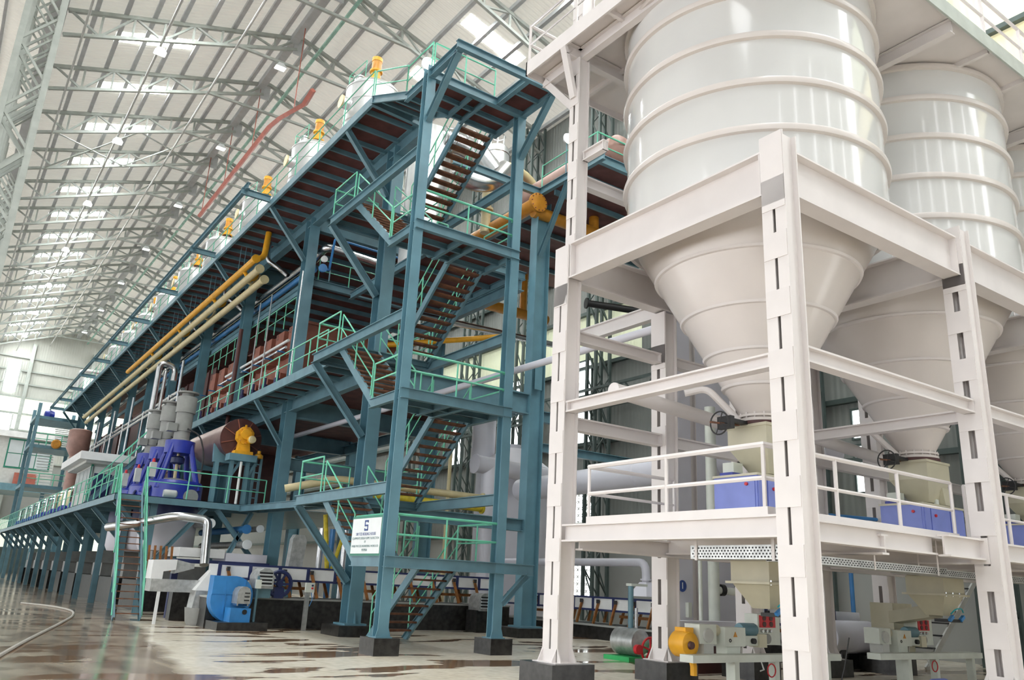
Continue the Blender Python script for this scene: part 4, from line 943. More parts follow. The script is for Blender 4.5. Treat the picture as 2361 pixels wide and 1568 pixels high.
part('flange', M().lathe([(0.3, 16.2), (0.3, 16.3)], (16.0, 25.62, 0), 16), 'cream', t)
single('exhaust_elbow', M().pipe([(13.6, 24.2, 16.6), (14.3, 24.1, 16.3), (15.2, 24.0, 16.5), (15.9, 24.2, 17.5)], 0.36, 18, 0.6, 6), 'steel', 'segmented silver elbow duct beside the upper stair', 'duct', (14.6, 24.1, 16.1))
t = thing('condenser_drum', 'pinkish brown horizontal drum on the back gallery', 'drum', (17.9, 22, 16.2))
part('shell', M().lathe([(0.62, 19.6), (0.62, 25.2)], (17.9, 0, 17.0), 28, 'Y'), 'pink_brown', t)
part('dished_end', M().lathe([(0.0, 19.3), (0.3, 19.36), (0.5, 19.46), (0.62, 19.6)], (17.9, 0, 17.0), 28, 'Y'), 'pink_brown', t)
for y in (20.5, 24): part('saddle', M().prism([(17.4, 16.1), (18.4, 16.1), (18.3, 16.7), (17.5, 16.7)], 'Y', y - 0.1, y + 0.1), 'teal', t)
for i, (x, y, z) in enumerate(((18.6, 20.4, 16.6), (19.6, 20.6, 16.6))):
    t = thing('yellow_pump', 'yellow pump set on the back gallery, %s' % ('left one' if i == 0 else 'right one'), 'pump', (x, y, 16.0), 'yellow pumps on the back gallery')
    part('volute', M().lathe([(0.12, y - 0.2), (0.28, y - 0.14), (0.28, y + 0.1), (0.12, y + 0.16)], (x, 0, z), 18, 'Y'), 'yellow', t)
    part('motor', M().lathe([(0.2, y + 0.16), (0.2, y + 0.7)], (x, 0, z), 14, 'Y'), 'yellow', t)
    part('discharge', M().pipe([(x, y, z + 0.2), (x, y, z + 0.6), (x + 0.3, y, z + 0.7)], 0.09, 10, 0.1), 'yellow', t)
    part('bedplate', M().box(x - 0.25, x + 0.25, y - 0.2, y + 0.75, 16.0, 16.36), 'teal', t)
# ================================================================== pipes along the process building
def run(label, x, z, y0, y1, r, mt, cap=True, n=12):
    t = thing('pipe_run', label, 'pipe', (x, y0, z), None)
    part('pipe', M().tube((x, y0, z), (x, y1, z), r, n), mt, t)
    if cap:
        part('end_flange', M().tube((x, y0 - 0.1, z), (x, y0 + 0.02, z), r * 1.3, 16), mt, t)
    return t
t = run('orange-yellow pipe slung under the tank deck', 9.14, 14.45, 33.0, 60, 0.14, 'yellow')
part('riser', M().pipe([(9.14, 33.3, 14.5), (9.55, 33.2, 14.7), (9.6, 33.2, 15.9)], 0.13, 12, 0.25), 'yellow', t)
for y in (34.6, 39.4, 46.2, 52.9):
    b = part('branch', M().pipe([(9.16, y, 14.4), (9.4, y + 0.1, 14.15), (9.75, y + 0.15, 14.15), (9.8, y + 0.15, 14.6)], 0.09, 10, 0.15), 'yellow', t)
    part('branch_flange', M().tube((9.5, y + 0.12, 14.15), (9.58, y + 0.12, 14.15), 0.15, 12), 'yellow', b)
t = run('upper cream pipe slung under the tank deck', 9.36, 14.05, 33.0, 80, 0.15, 'cream')
for y in (34.8, 41.7, 48.6, 55.5): part('branch', M().pipe([(9.4, y, 14.0), (9.75, y + 0.1, 13.95), (9.95, y + 0.1, 14.5)], 0.07, 10, 0.12), 'cream', t)
t = run('lower cream pipe slung under the tank deck', 9.62, 13.62, 33.0, 80, 0.15, 'cream')
for y in (35.2, 42.1, 49, 56): part('branch', M().pipe([(9.65, y, 13.7), (9.7, y, 13.95), (9.9, y, 14.3)], 0.06, 10, 0.1), 'cream', t)
run('blue pipe running beside the teal columns', 10.98, 13.85, 31.0, 62, 0.125, 'pipe_blue', True)
run('silver lagged pipe running beside the teal columns above the blue one', 10.96, 14.3, 30.9, 84, 0.14, 'steel', False, 16)
run('thin silver pipe low along the process building', 9.9, 11.0, 46, 86, 0.12, 'steel', False)
run('second thin silver pipe low along the process building', 9.75, 10.6, 46, 86, 0.1, 'steel', False)
single('frame_channel', M().ch((10.98, 30.9, 13.45), (10.98, 84, 13.45), 0.26, 0.1), 'teal', 'teal channel under the blue pipe', 'beam', (10.98, 50, 13.4))
for i, y in enumerate((33.8, 40.2, 46.8, 53.4)):
    single('silver_riser', M().pipe([(10.0, y + 0.5, 15.9), (10.0, y + 0.4, 15.0), (10.5, y, 14.6), (10.8, y - 0.2, 14.3)], 0.11, 12, 0.25), 'steel', 'slanting silver pipe from the tank deck, %s from the stair tower' % ORD[i], 'pipe', (10, y, 13.5), 'slanting silver pipes under the tank deck')
t = thing('lagged_header', 'silver lagged header pipe behind the second landing', 'pipe', (12, 29.7, 14.4))
part('pipe', M().pipe([(11.0, 30.9, 14.3), (11.0, 29.75, 14.5), (16, 29.75, 14.3)], 0.17, 14, 0.3), 'steel', t)
t = thing('blue_loop', 'thin blue pipe loop with round flange on the upper floor', 'pipe', (11, 29.5, 13.4))
part('pipe', M().pipe([(16, 29.4, 14.75), (11.2, 29.4, 14.8), (11.1, 29.4, 13.35), (10.75, 29.4, 13.45)], 0.05, 8, 0.12), 'pipe_blue', t)
part('support', M().tube((11.15, 29.4, 12.9), (11.15, 29.4, 13.4), 0.03, 6), 'teal', t); part('blind_flange', M().tube((10.78, 29.3, 13.35), (10.78, 29.2, 13.35), 0.17, 20), 'pipe_blue', t); part('white_flange', M().tube((10.8, 29.32, 13.75), (10.8, 29.22, 13.75), 0.13, 20), 'sign_white', t)
t = thing('orange_header', 'fat orange header pipe with bolted blind flange at the back row column', 'pipe', (16.3, 22.4, 15.5))
part('pipe', M().tube((16.3, 22.5, 15.45), (16.3, 33.2, 15.45), 0.26, 20), 'orange', t)
part('cross_pipe', M().tube((16.3, 22.7, 15.2), (24, 22.7, 15.2), 0.24, 20), 'orange', t)
fl = part('blind_flange', M().tube((16.3, 22.36, 15.45), (16.3, 22.5, 15.45), 0.38, 28), 'orange', t)
for k in range(12):
    a = 2 * PI * k / 12; part('bolt', M().tube((16.3 + 0.33 * math.cos(a), 22.32, 15.45 + 0.33 * math.sin(a)), (16.3 + 0.33 * math.cos(a), 22.52, 15.45 + 0.33 * math.sin(a)), 0.022, 6), 'oxide', fl)
for x in (19.3, 21.8): part('riser', M().tube((x, 22.7, 15.2), (x, 22.7, 16.2), 0.2, 16), 'orange', t)
t = thing('orange_branch', 'orange branch pipe crossing behind the third stair flight', 'pipe', (17, 29.6, 12.6))
part('pipe', M().tube((14.6, 29.2, 13.7), (22, 29.2, 13.7), 0.24, 18), 'orange', t)
for x in (18.9, 20.6): part('riser', M().tube((x, 29.2, 13.7), (x, 29.2, 15.7), 0.17, 14), 'orange', t)
single('silver_cross_pipe', M().tube((14.5, 28.4, 12.1), (22, 28.4, 12.3), 0.14, 16), 'steel', 'silver lagged pipe crossing below the orange branch pipe', 'pipe', (18, 28.4, 12.2))
single('yellow_cross_pipe', M().tube((14.2, 31, 11.2), (19, 27.4, 11.9), 0.12, 14), 'yellow', 'slanting yellow pipe glimpsed through the stair treads', 'pipe', (16, 29, 11.5))
single('grey_long_pipe', M().tube((12.2, 11.75, 7.15), (12.2, 36, 7.35), 0.095, 12), 'lilac_white', 'long pale grey pipe sloping behind the stair tower', 'pipe', (12.2, 24, 7.2))
single('black_stub_pipe', M().tube((19.3, 23.0, 12.3), (26.4, 20.35, 12.2), 0.14, 14).tube((19.24, 23.02, 12.3), (19.3, 23.0, 12.3), 0.22, 16), 'black', 'black flanged stub pipe against the side wall', 'pipe', (20, 22.7, 12.3))
for t in [o for o in COL.objects if o.name.startswith('pipe_run') and abs(o.location.y - 33) < 0.1]:
    x, _, z = t.location; a = None
    for y in (35.5, 40.3, 44.0, 47.8, 51.2, 55.0, 58.4):
        if a is None: a = part('hanger', M().tube((x, y, z), (x, y, 15.86), 0.016, 5), 'teal', t); y0_ = y
        else: cp(a, t, (0, y - y0_, 0))
# ================================================================== brown crystallisers at mid height
def crys(y0, y1, label):
    t = thing('crystalliser', label, 'vessel', (13, (y0 + y1) / 2, 8.15), 'brown crystalliser troughs on the middle gallery')
    part('trough', M().prism([(11.1, 11.55), (11.1, 8.9), (11.7, 8.2), (15.2, 8.2), (15.8, 8.9), (15.8, 11.55)], 'Y', y0, y1), 'oxide', t)
    part('rim', M().box(10.98, 15.92, y0 - 0.06, y1 + 0.06, 11.5, 11.62), 'oxide', t)
    for k in range(4):
        y = y0 + (y1 - y0) * (k + 0.5) / 4
        p = part('side_box', M().box(10.72, 11.1, y - 0.62, y + 0.35, 10.3 + 0.12 * (k % 2), 11.5), 'oxide', t)
        part('lifting_eye', M().torus((10.74, y + 0.15, 11.35), 0.1, 0.03, 'X', 14, 5), 'black', p)
        part('lower_box', M().box(10.82, 11.1, y - 0.5, y + 0.2, 8.6, 9.7), 'oxide', t)
        part('standpipe', M().tube((10.6, y - 0.75, 8.2), (10.6, y - 0.75, 9.9), 0.06, 8), 'sign_white', t)
        part('valve', M().lathe([(0.05, 9.0), (0.14, 9.05), (0.14, 9.3), (0.06, 9.35), (0.06, 9.6)], (10.55, y + 0.55, 0), 10), 'navy', t)
        part('valve_lever', M().box(10.3, 10.62, y + 0.2, y + 0.28, 10.35, 10.4), 'pipe_blue', t)
    return t
crys(31.0, 37.2, 'rust brown crystalliser trough nearest the stair tower'); crys(37.9, 44.2, 'second rust brown crystalliser trough further back')
for i, (x, z, y0, y1) in enumerate(((10.5, 10.75, 31.4, 40), (10.5, 10.5, 31.6, 41))):
    single('white_service_pipe', M().tube((x, y0, z), (x, y1, z), 0.06, 8), 'sign_white' if i == 0 else 'steel', ('white' if i == 0 else 'thin silver') + ' service pipe along the brown crystallisers', 'pipe', (x, y0, z))
single('maroon_pole', M().tube((9.6, 35.2, 6.4), (9.6, 35.2, 11.9), 0.09, 10), 'maroon', 'slim maroon standpipe rising beside the crystalliser gallery', 'pipe', (9.6, 35.2, 6.4))
for i, (x, y) in enumerate(((10.15, 29.7), (10.2, 33.4), (10.2, 34.9))):
    single('thin_riser', M().tube((x, y, 8.1), (x, y, 13.2), 0.03, 6), 'steel', 'thin silver riser in front of the crystallisers, %s' % ORD[i], 'pipe', (x, y, 8.1), 'thin risers')
for i in range(6):
    y = 46 + i * 6.6
    t = thing('service_riser', 'bundle of silver and blue risers on the process building, %s' % ORD[i], 'pipe', (9.7, y, 4), 'riser pipes on the process building')
    part('silver_pipe', M().tube((9.7, y, 4), (9.7, y, 12.6), 0.07, 8), 'steel', t); part('blue_pipe', M().tube((9.85, y + 0.9, 5), (9.85, y + 0.9, 12.4), 0.05, 8), 'pipe_blue', t); part('silver_pipe', M().tube((9.7, y + 2.2, 4), (9.7, y + 2.2, 11), 0.05, 8), 'steel', t)
single('silver_stack', M().pipe([(7.66, 41.35, 6.45), (7.66, 41.35, 11.2), (8.4, 41.35, 11.1), (8.4, 41.35, 10.4)], 0.13, 14, 0.3), 'steel', 'tall polished silver pipe with a bend, rising behind the centrifuges', 'pipe', (7.66, 41.35, 6.45))
single('silver_stack', M().pipe([(7.98, 41.35, 6.45), (7.98, 41.35, 10.9), (8.2, 43.0, 11.0)], 0.08, 12, 0.25), 'steel', 'slimmer polished silver pipe beside the tall bent one', 'pipe', (7.98, 41.35, 6.45))
# bins and dark floors inside the building, seen between the columns
for i, (x0, x1, y0, y1, z0, z1) in enumerate(((11.5, 16, 46, 58, 7.3, 12.6), (11.6, 16, 46, 60, 4.0, 7.3), (11.4, 16, 62, 84, 4.0, 12.8))):
    t = thing('receiver_tank', 'dark oxide receiver tank deep inside the process building, %s' % ORD[i], 'tank', ((x0 + x1) / 2, (y0 + y1) / 2, z0), 'receiver tanks inside the building')
    part('shell', M().box(x0, x1, y0, y1, z0, z1), 'maroon', t)
    for k in range(5): part('stiffener', M().box(x0 - 0.08, x0, y0 + (k + 0.5) * (y1 - y0) / 5 - 0.05, y0 + (k + 0.5) * (y1 - y0) / 5 + 0.05, z0, z1), 'maroon', t)
# ================================================================== centrifuges on the lower deck
def make_centrifuge(y):
    x = 7.57; c = (x, y, 0)
    t = thing('centrifuge', '', 'centrifuge', (x, y, DZ), 'blue batch centrifuges on the lower deck')
    part('casing', M().lathe([(1.1, 4.0), (1.1, 4.75), (1.02, 4.85), (0.3, 4.85)], c, 36), 'royal_blue', t)
    part('casing_lid', M().lathe([(0.5, 4.85), (0.48, 4.95), (0.14, 5.0)], c, 24), 'motor_grey', t)
    part('inspection_drum', M().lathe([(0.28, y - 1.12), (0.28, y - 0.9)], (x + 0.45, 0, 4.25), 22, 'Y'), 'motor_grey', t)
    part('side_motor', M().lathe([(0.13, x - 0.55), (0.15, x - 0.5), (0.15, x - 0.1), (0.1, x - 0.05)], (0, y - 1.05, 4.3), 14, 'X'), 'box_grey', t)
    part('head_ring', M().lathe([(0.42, 5.95), (0.56, 5.95), (0.56, 6.45), (0.42, 6.45)], c, 32), 'royal_blue', t)
    for a in (PI * 0.25, PI * 0.75, PI * 1.25, PI * 1.75):
        ca, sa = math.cos(a), math.sin(a)
        part('leg', M().tube((x + 1.05 * ca, y + 1.05 * sa, 4.5), (x + 0.47 * ca, y + 0.47 * sa, 6.3), 0.12, 10, 0.1), 'royal_blue', t)
    part('spindle', M().lathe([(0.06, 4.9), (0.06, 6.0)], c, 10), 'cream', t)
    part('brake', M().lathe([(0.16, 5.55), (0.26, 5.6), (0.26, 5.8), (0.16, 5.86)], c, 20), 'navy', t)
    part('motor_foot', M().lathe([(0.36, 6.45), (0.36, 6.52), (0.3, 6.55), (0.3, 6.85)], c, 24), 'motor_grey', t)
    part('motor', M().lathe([(0.33, 6.85), (0.33, 7.6)], c, 16), 'motor_grey', t)
    part('terminal_box', M().box(x - 0.62, x - 0.28, y - 0.3, y + 0.1, 6.8, 7.12), 'motor_grey', t)
    part('fan_shroud', M().lathe([(0.38, 7.6), (0.38, 8.22), (0.36, 8.26)], c, 24), 'motor_grey', t)
    cowl = part('rain_cap', M().lathe([(0.24, 8.24), (0.24, 8.40), (0.41, 8.40), (0.42, 8.46), (0.0, 8.49)], c, 24), 'motor_grey', t)
    part('cable', M().pipe([(x + 0.1, y - 0.35, 6.95), (x + 0.6, y - 0.45, 6.75), (x + 0.85, y - 0.5, 6.0), (x + 0.85, y - 0.5, 5.2)], 0.035, 6, 0.3), 'rubber', t)
    b = part('control_box', M().box(x - 1.1, x - 0.88, y - 0.75, y - 0.5, 4.9, 5.45), 'box_grey', t)
    part('beacon', M().lathe([(0.06, 5.45), (0.06, 5.52), (0.04, 5.6), (0, 5.62)], (x - 0.99, y - 0.62, 0), 10), 'red', b)
    part('valve_cluster', M().pipe([(x - 1.0, y - 0.6, 4.0), (x - 1.0, y - 0.6, 4.5), (x - 0.7, y - 0.4, 4.7), (x - 0.9, y - 0.2, 4.9)], 0.05, 8, 0.1), 'navy', t)
    return t
c1 = make_centrifuge(34.0); c1['label'] = 'blue centrifuge with grey motor, nearest the ship stair'
dup(c1, (7.57, 36.7, DZ), 'blue centrifuge with grey motor, middle of the three'); dup(c1, (7.57, 39.3, DZ), 'blue centrifuge with grey motor, furthest of the three')
# ---- drum drier with yellow gearbox
t = thing('mixer_drum', 'maroon horizontal drum with yellow gearbox on a teal stand', 'drum', (9.3, 33, DZ))
part('shell', M().lathe([(0.76, 31.9), (0.76, 37.5)], (9.3, 0, 6.55), 36, 'Y'), 'drum_metal', t)
part('front_disc', M().lathe([(0.0, 31.82), (0.8, 31.82), (0.8, 31.9), (0.76, 31.92)], (9.3, 0, 6.55), 36, 'Y'), 'maroon', t)
for k in range(8):
    a = 0.3 + k * PI / 4; part('disc_rib', M().bar((9.3 + 0.1 * math.cos(a), 31.8, 6.55 + 0.1 * math.sin(a)), (9.3 + 0.78 * math.cos(a), 31.8, 6.55 + 0.78 * math.sin(a)), 0.03, 0.04, (0, 1, 0)), 'oxide', t)
for y in (32.2, 35.5): part('saddle', M().prism([(8.45, 5.6), (10.15, 5.6), (10.2, 6.3), (9.95, 6.0), (9.65, 5.82), (9.3, 5.76), (8.95, 5.82), (8.65, 6.0), (8.4, 6.3)], 'Y', y - 0.08, y + 0.08), 'teal', t)
for x in (8.6, 10.0):
    for y in (32.2, 35.5): part('leg', M().ib((x, y, 4.0), (x, y, 5.6), 0.2, 0.16, (0, 1, 0)), 'teal', t)
oc = [(9.3 + 0.33 * math.cos(PI / 8 + k * PI / 4), 6.62 + 0.36 * math.sin(PI / 8 + k * PI / 4)) for k in range(8)]
gx = part('gearbox', M().prism(oc, 'Y', 31.25, 31.6), 'yellow', t)
part('gearbox_ring', M().lathe([(0.13, 31.16), (0.2, 31.16), (0.22, 31.25)], (9.3, 0, 6.66), 18, 'Y'), 'yellow', gx)
part('shaft_eye', M().lathe([(0.0, 31.18), (0.12, 31.18), (0.12, 31.2)], (9.3, 0, 6.66), 14, 'Y'), 'maroon', gx)
for k in range(8): a = k * PI / 4; part('bolt', M().tube((9.3 + 0.28 * math.cos(a), 31.2, 6.62 + 0.3 * math.sin(a)), (9.3 + 0.28 * math.cos(a), 31.26, 6.62 + 0.3 * math.sin(a)), 0.03, 6), 'orange', gx)
part('input_motor', M().lathe([(0.08, 30.85), (0.15, 30.9), (0.15, 31.05), (0.1, 31.1), (0.1, 31.3)], (9.45, 0, 6.44), 14, 'Y'), 'yellow', gx)
part('motor_cap', M().lathe([(0.0, 30.83), (0.13, 30.84), (0.15, 30.9)], (9.45, 0, 6.44), 14, 'Y'), 'cream', gx)
part('gearbox_foot', M().frus((9.3, 31.42, 5.88), (0.36, 0.2), (9.3, 31.42, 6.02), (0.34, 0.2)).frus((9.3, 31.42, 6.02), (0.24, 0.14), (9.3, 31.42, 6.4), (0.2, 0.12)), 'yellow', gx)
part('lifting_lug', M().box(9.27, 9.33, 31.36, 31.44, 6.95, 7.05), 'yellow', gx)
part('drive_table', M().box(8.75, 9.8, 31.1, 31.65, 5.62, 5.88), 'teal', t)
for x in (8.95, 9.55): part('table_leg', M().ib((x, 31.4, 4.0), (x, 31.4, 5.62), 0.16, 0.14, (0, 1, 0)), 'teal', t); part('table_brace', M().bar((x, 31.4, 5.0), (x + 0.3, 31.4, 5.6), 0.06, 0.1), 'teal', t)
part('drain_pipe', M().tube((9.25, 31.2, 4.0), (9.25, 31.2, 5.6), 0.05, 8), 'panel_white', t)
t = thing('small_drive', 'small yellow motor on a slim teal ladder stand', 'motor', (9.85, 31.5, DZ))
part('motor', M().lathe([(0.17, 5.82), (0.17, 5.95), (0.1, 6.0), (0.07, 6.02), (0.07, 6.12), (0, 6.14)], (9.95, 31.45, 0), 16), 'yellow', t)
for x in (9.84, 10.08): part('stand_leg', M().bar((x, 31.45, 4.0), (x, 31.45, 5.82), 0.08, 0.1, (0, 1, 0)), 'teal', t)
for k in range(5): part('stand_rung', M().box(9.84, 10.08, 31.42, 31.48, 4.3 + k * 0.32, 4.34 + k * 0.32), 'teal', t)
# ---- control cabin on the deck
t = thing('control_cabin', 'pale grey control cabin with overhanging roof on the lower deck', 'cabin', (6.7, 42.5, DZ))
part('walls', M().box(5.65, 8.2, 41.6, 46.5, 4.0, 6.1), 'box_grey', t); part('roof', M().box(4.95, 8.5, 40.7, 47, 6.1, 6.45), 'panel_white', t); part('roof_soffit', M().box(5.25, 8.35, 41.0, 46.8, 5.98, 6.1), 'box_grey', t)
for x in (5.62, 6.9, 8.16): part('corner_post', M().box(x - 0.05, x + 0.05, 41.54, 41.60, 4.0, 6.0), 'sign_green', t)
for i in range(2): part('window_pane', M().box(5.72 + i * 1.27, 6.82 + i * 1.27, 41.56, 41.60, 4.6, 5.9), 'panel_white', t)
for i in range(4): part('window_pane', M().box(5.61, 5.65, 41.5 + i * 1.2, 42.5 + i * 1.2, 4.9, 5.9), 'glass_grey', t)
part('door', M().box(5.75, 6.5, 41.52, 41.56, 4.02, 5.6), 'navy', t)
# deck stair with mint rails next to the cabin
t = thing('deck_stair', 'mint-railed stair climbing from the lower deck beside the cabin', 'stairs', (6.5, 40.8, DZ))
for y in (40.5, 41.1):
    part('stringer', M().ch((5.45, y, 4.05), (7.75, y, 7.0), 0.18, 0.06), 'teal', t)
    for off, nm in ((0.95, 'handrail'), (0.5, 'mid_rail')): part(nm, M().tube((5.45, y, 4.05 + off), (7.75, y, 7.0 + off), 0.022, 6), 'mint', t)
    for k in range(4): part('post', M().tube((5.55 + k * 0.7, y, 4.15 + k * 0.9), (5.55 + k * 0.7, y, 5.1 + k * 0.9), 0.02, 6), 'mint', t)
for k in range(11): part('tread', M().box(5.55 + k * 0.2, 5.72 + k * 0.2, 40.5, 41.1, 4.25 + k * 0.255, 4.28 + k * 0.255), 'tread_rust', t)
# ---- brown cyclone and second drum further along the deck
t = thing('brown_cyclone', 'brown cyclone with conical foot standing past the cabin', 'cyclone', (8.2, 70, DZ))
part('barrel', M().lathe([(0.45, 9.4), (0.8, 10.0), (0.8, 11.4), (0.6, 11.5)], (8.2, 70, 0), 30), 'pink_brown', t); part('downpipe', M().lathe([(0.45, 4.0), (0.45, 9.5)], (8.2, 70, 0), 20), 'pink_brown', t)
t = thing('second_drum', 'pale horizontal drum with maroon end past the cabin', 'drum', (7.3, 56, DZ))
part('shell', M().lathe([(0.7, 52), (0.7, 58)], (7.0, 0, 5.2), 28, 'Y'), 'cream', t); part('front_disc', M().lathe([(0, 51.9), (0.8, 51.9), (0.8, 52), (0.7, 52)], (7.0, 0, 5.2), 28, 'Y'), 'maroon', t)
for y in (53, 57): part('saddle', M().box(6.5, 7.5, y - 0.1, y + 0.1, 4.0, 4.7), 'teal', t)
for i in range(8):
    y = 48 + i * 4.2
    t = thing('deck_pump', 'dark blue pump with pipework on the lower deck, %s past the cabin' % ORD[i], 'pump', (6.0, y, DZ), 'pumps along the lower deck')
    part('volute', M().lathe([(0.1, y - 0.2), (0.3, y - 0.1), (0.3, y + 0.15), (0.1, y + 0.2)], (6.0, 0, 4.4), 14, 'Y'), 'royal_blue', t); part('motor', M().lathe([(0.2, y + 0.2), (0.2, y + 0.9)], (6.0, 0, 4.4), 12, 'Y'), 'royal_blue', t)
    part('riser', M().pipe([(6.0, y, 4.6), (6.0, y, 5.6), (6.8, y, 5.8)], 0.08, 8, 0.2), 'steel', t); part('bedplate', M().box(5.75, 6.25, y - 0.2, y + 1, 4.0, 4.22), 'teal', t)
# ---- stair tower and office at the far end
t = thing('far_stair_tower', 'distant teal stair tower with pale treads at the far end', 'stair tower', (8.2, 92, 0))
for x in (6.6, 10.2):
    for y in (90, 95): part('column', M().ib((x, y, 0), (x, y, 16.4), 0.3, 0.3, (0, 1, 0)), 'teal', t)
for z in (4.5, 8.6, 12.4, 15.2): part('landing', M().box(6.4, 10.4, 90, 95.2, z - 0.3, z), 'teal', t)
for k, (z0, z1) in enumerate(((4.5, 8.6), (8.6, 12.4), (12.4, 15.2))):
    for j in range(12): part('tread', M().box(7.6 if k % 2 else 8.6, 9.0 if k % 2 else 10.0, 90.3 + j * 0.36, 90.55 + j * 0.36, z0 + (z1 - z0) * j / 12, z0 + (z1 - z0) * j / 12 + 0.06), 'panel_white', t)
railing(t, [(6.5, 90, 12.4), (10.3, 90, 12.4)], 1.1, 1.2, 0.05); railing(t, [(6.5, 90, 8.6), (10.3, 90, 8.6)], 1.1, 1.2, 0.05)
t = thing('far_office', 'white office box with gridded windows on stilts at the far end', 'office', (5, 115, 0))
part('floor_slab', M().box(-1, 11.4, 112, 121, 9.4, 10.2), 'teal', t); part('walls', M().box(-0.6, 11, 112.6, 120.5, 10.2, 15.6), 'box_grey', t); part('roof', M().box(-1, 11.4, 112, 121, 15.6, 16.3), 'panel_white', t)
for i in range(3):
    for j in range(2): part('window_pane', M().box(6.0 + i * 1.5, 7.4 + i * 1.5, 112.5, 112.58, 12.2 + j * 1.6, 13.7 + j * 1.6), 'glass_grey', t)
part('window_frame', M().box(5.85, 10.6, 112.55, 112.6, 12.0, 15.5), 'sign_green', t)
for x in (0, 5, 10.5): part('stilt', M().box(x - 0.2, x + 0.2, 113, 113.4, 0, 9.4), 'teal', t)
single('orange_crate', M().box(7.1, 9.4, 112.05, 112.5, 10.2, 11.5), 'red_beam', 'orange-red crate on the ledge of the far office', 'crate', (8.2, 112.2, 10.2))
single('orange_disc_fan', M().lathe([(0.0, 89.6), (0.35, 89.6), (0.45, 89.7), (0.45, 89.9), (0, 89.9)], (8.6, 0, 12.6), 16, 'Y'), 'orange', 'round orange motor end on the distant stair tower', 'motor', (8.6, 89.7, 12.6))
# ================================================================== red monorail, floodlights
t = thing('red_monorail', 'rust red curved monorail beam hung below the roof', 'beam', (12, 48, 27))
part('beam', M().pipe([(12, 60, 27.2), (12, 51.5, 27.4), (12, 44.6, 27.55), (12, 42.6, 27.2), (12, 38.4, 26.0), (12, 37.3, 26.3)], 0.16, 4), 'red_beam', t)
for y, z in ((40.2, 26.5), (47.95, 27.4), (53.9, 27.3), (59.5, 27.2)): part('hanger_rod', M().tube((12, y, z), (12, y, 32.2), 0.03, 6), 'red_beam', t)
k = 0
for y in TR[4::2]:
    for x, z in ((5.0, 28.35), (11.4, 30.3)):
        k += 1
        t = thing('floodlight', 'small white floodlight hung from the roof, %s' % ORD[min(k - 1, 23)], 'lamp', (x, y, z), 'floodlights under the roof')
        part('housing', M().frus((x, y, z - 0.3), (0.32, 0.24), (x, y, z), (0.14, 0.14)), 'sign_white', t); part('lens', M().box(x - 0.28, x + 0.28, y - 0.2, y + 0.2, z - 0.33, z - 0.3), 'tube_white', t)
t = thing('flood_lamp', 'dazzling round flood lamp beside the top of the stair tower', 'lamp', (8.78, 17.6, 15.0))
part('reflector', M().lathe([(0.08, 17.72), (0.2, 17.62), (0.24, 17.5)], (8.78, 0, 15.35), 20, 'Y'), 'sign_white', t); part('lens', M().lathe([(0.0, 17.42), (0.12, 17.43), (0.2, 17.47), (0.23, 17.5)], (8.78, 0, 15.35), 20, 'Y'), 'lamp_white', t); part('stem', M().tube((8.78, 17.6, 14.85), (8.78, 17.6, 15.3), 0.03, 6), 'teal', t)
t = thing('flood_lamp', 'dazzling flood lamp on the railing of the back gallery', 'lamp', (16.6, 21.0, 17))
part('lens', M().lathe([(0.0, 20.88), (0.16, 20.9), (0.2, 20.98)], (16.5, 0, 17.6), 18, 'Y'), 'lamp_white', t); part('reflector', M().lathe([(0.21, 20.98), (0.1, 21.15), (0.0, 21.17)], (16.5, 0, 17.6), 18, 'Y'), 'sign_white', t); part('stem', M().tube((16.5, 21.05, 16.1), (16.5, 21.05, 17.5), 0.025, 6), 'teal', t)
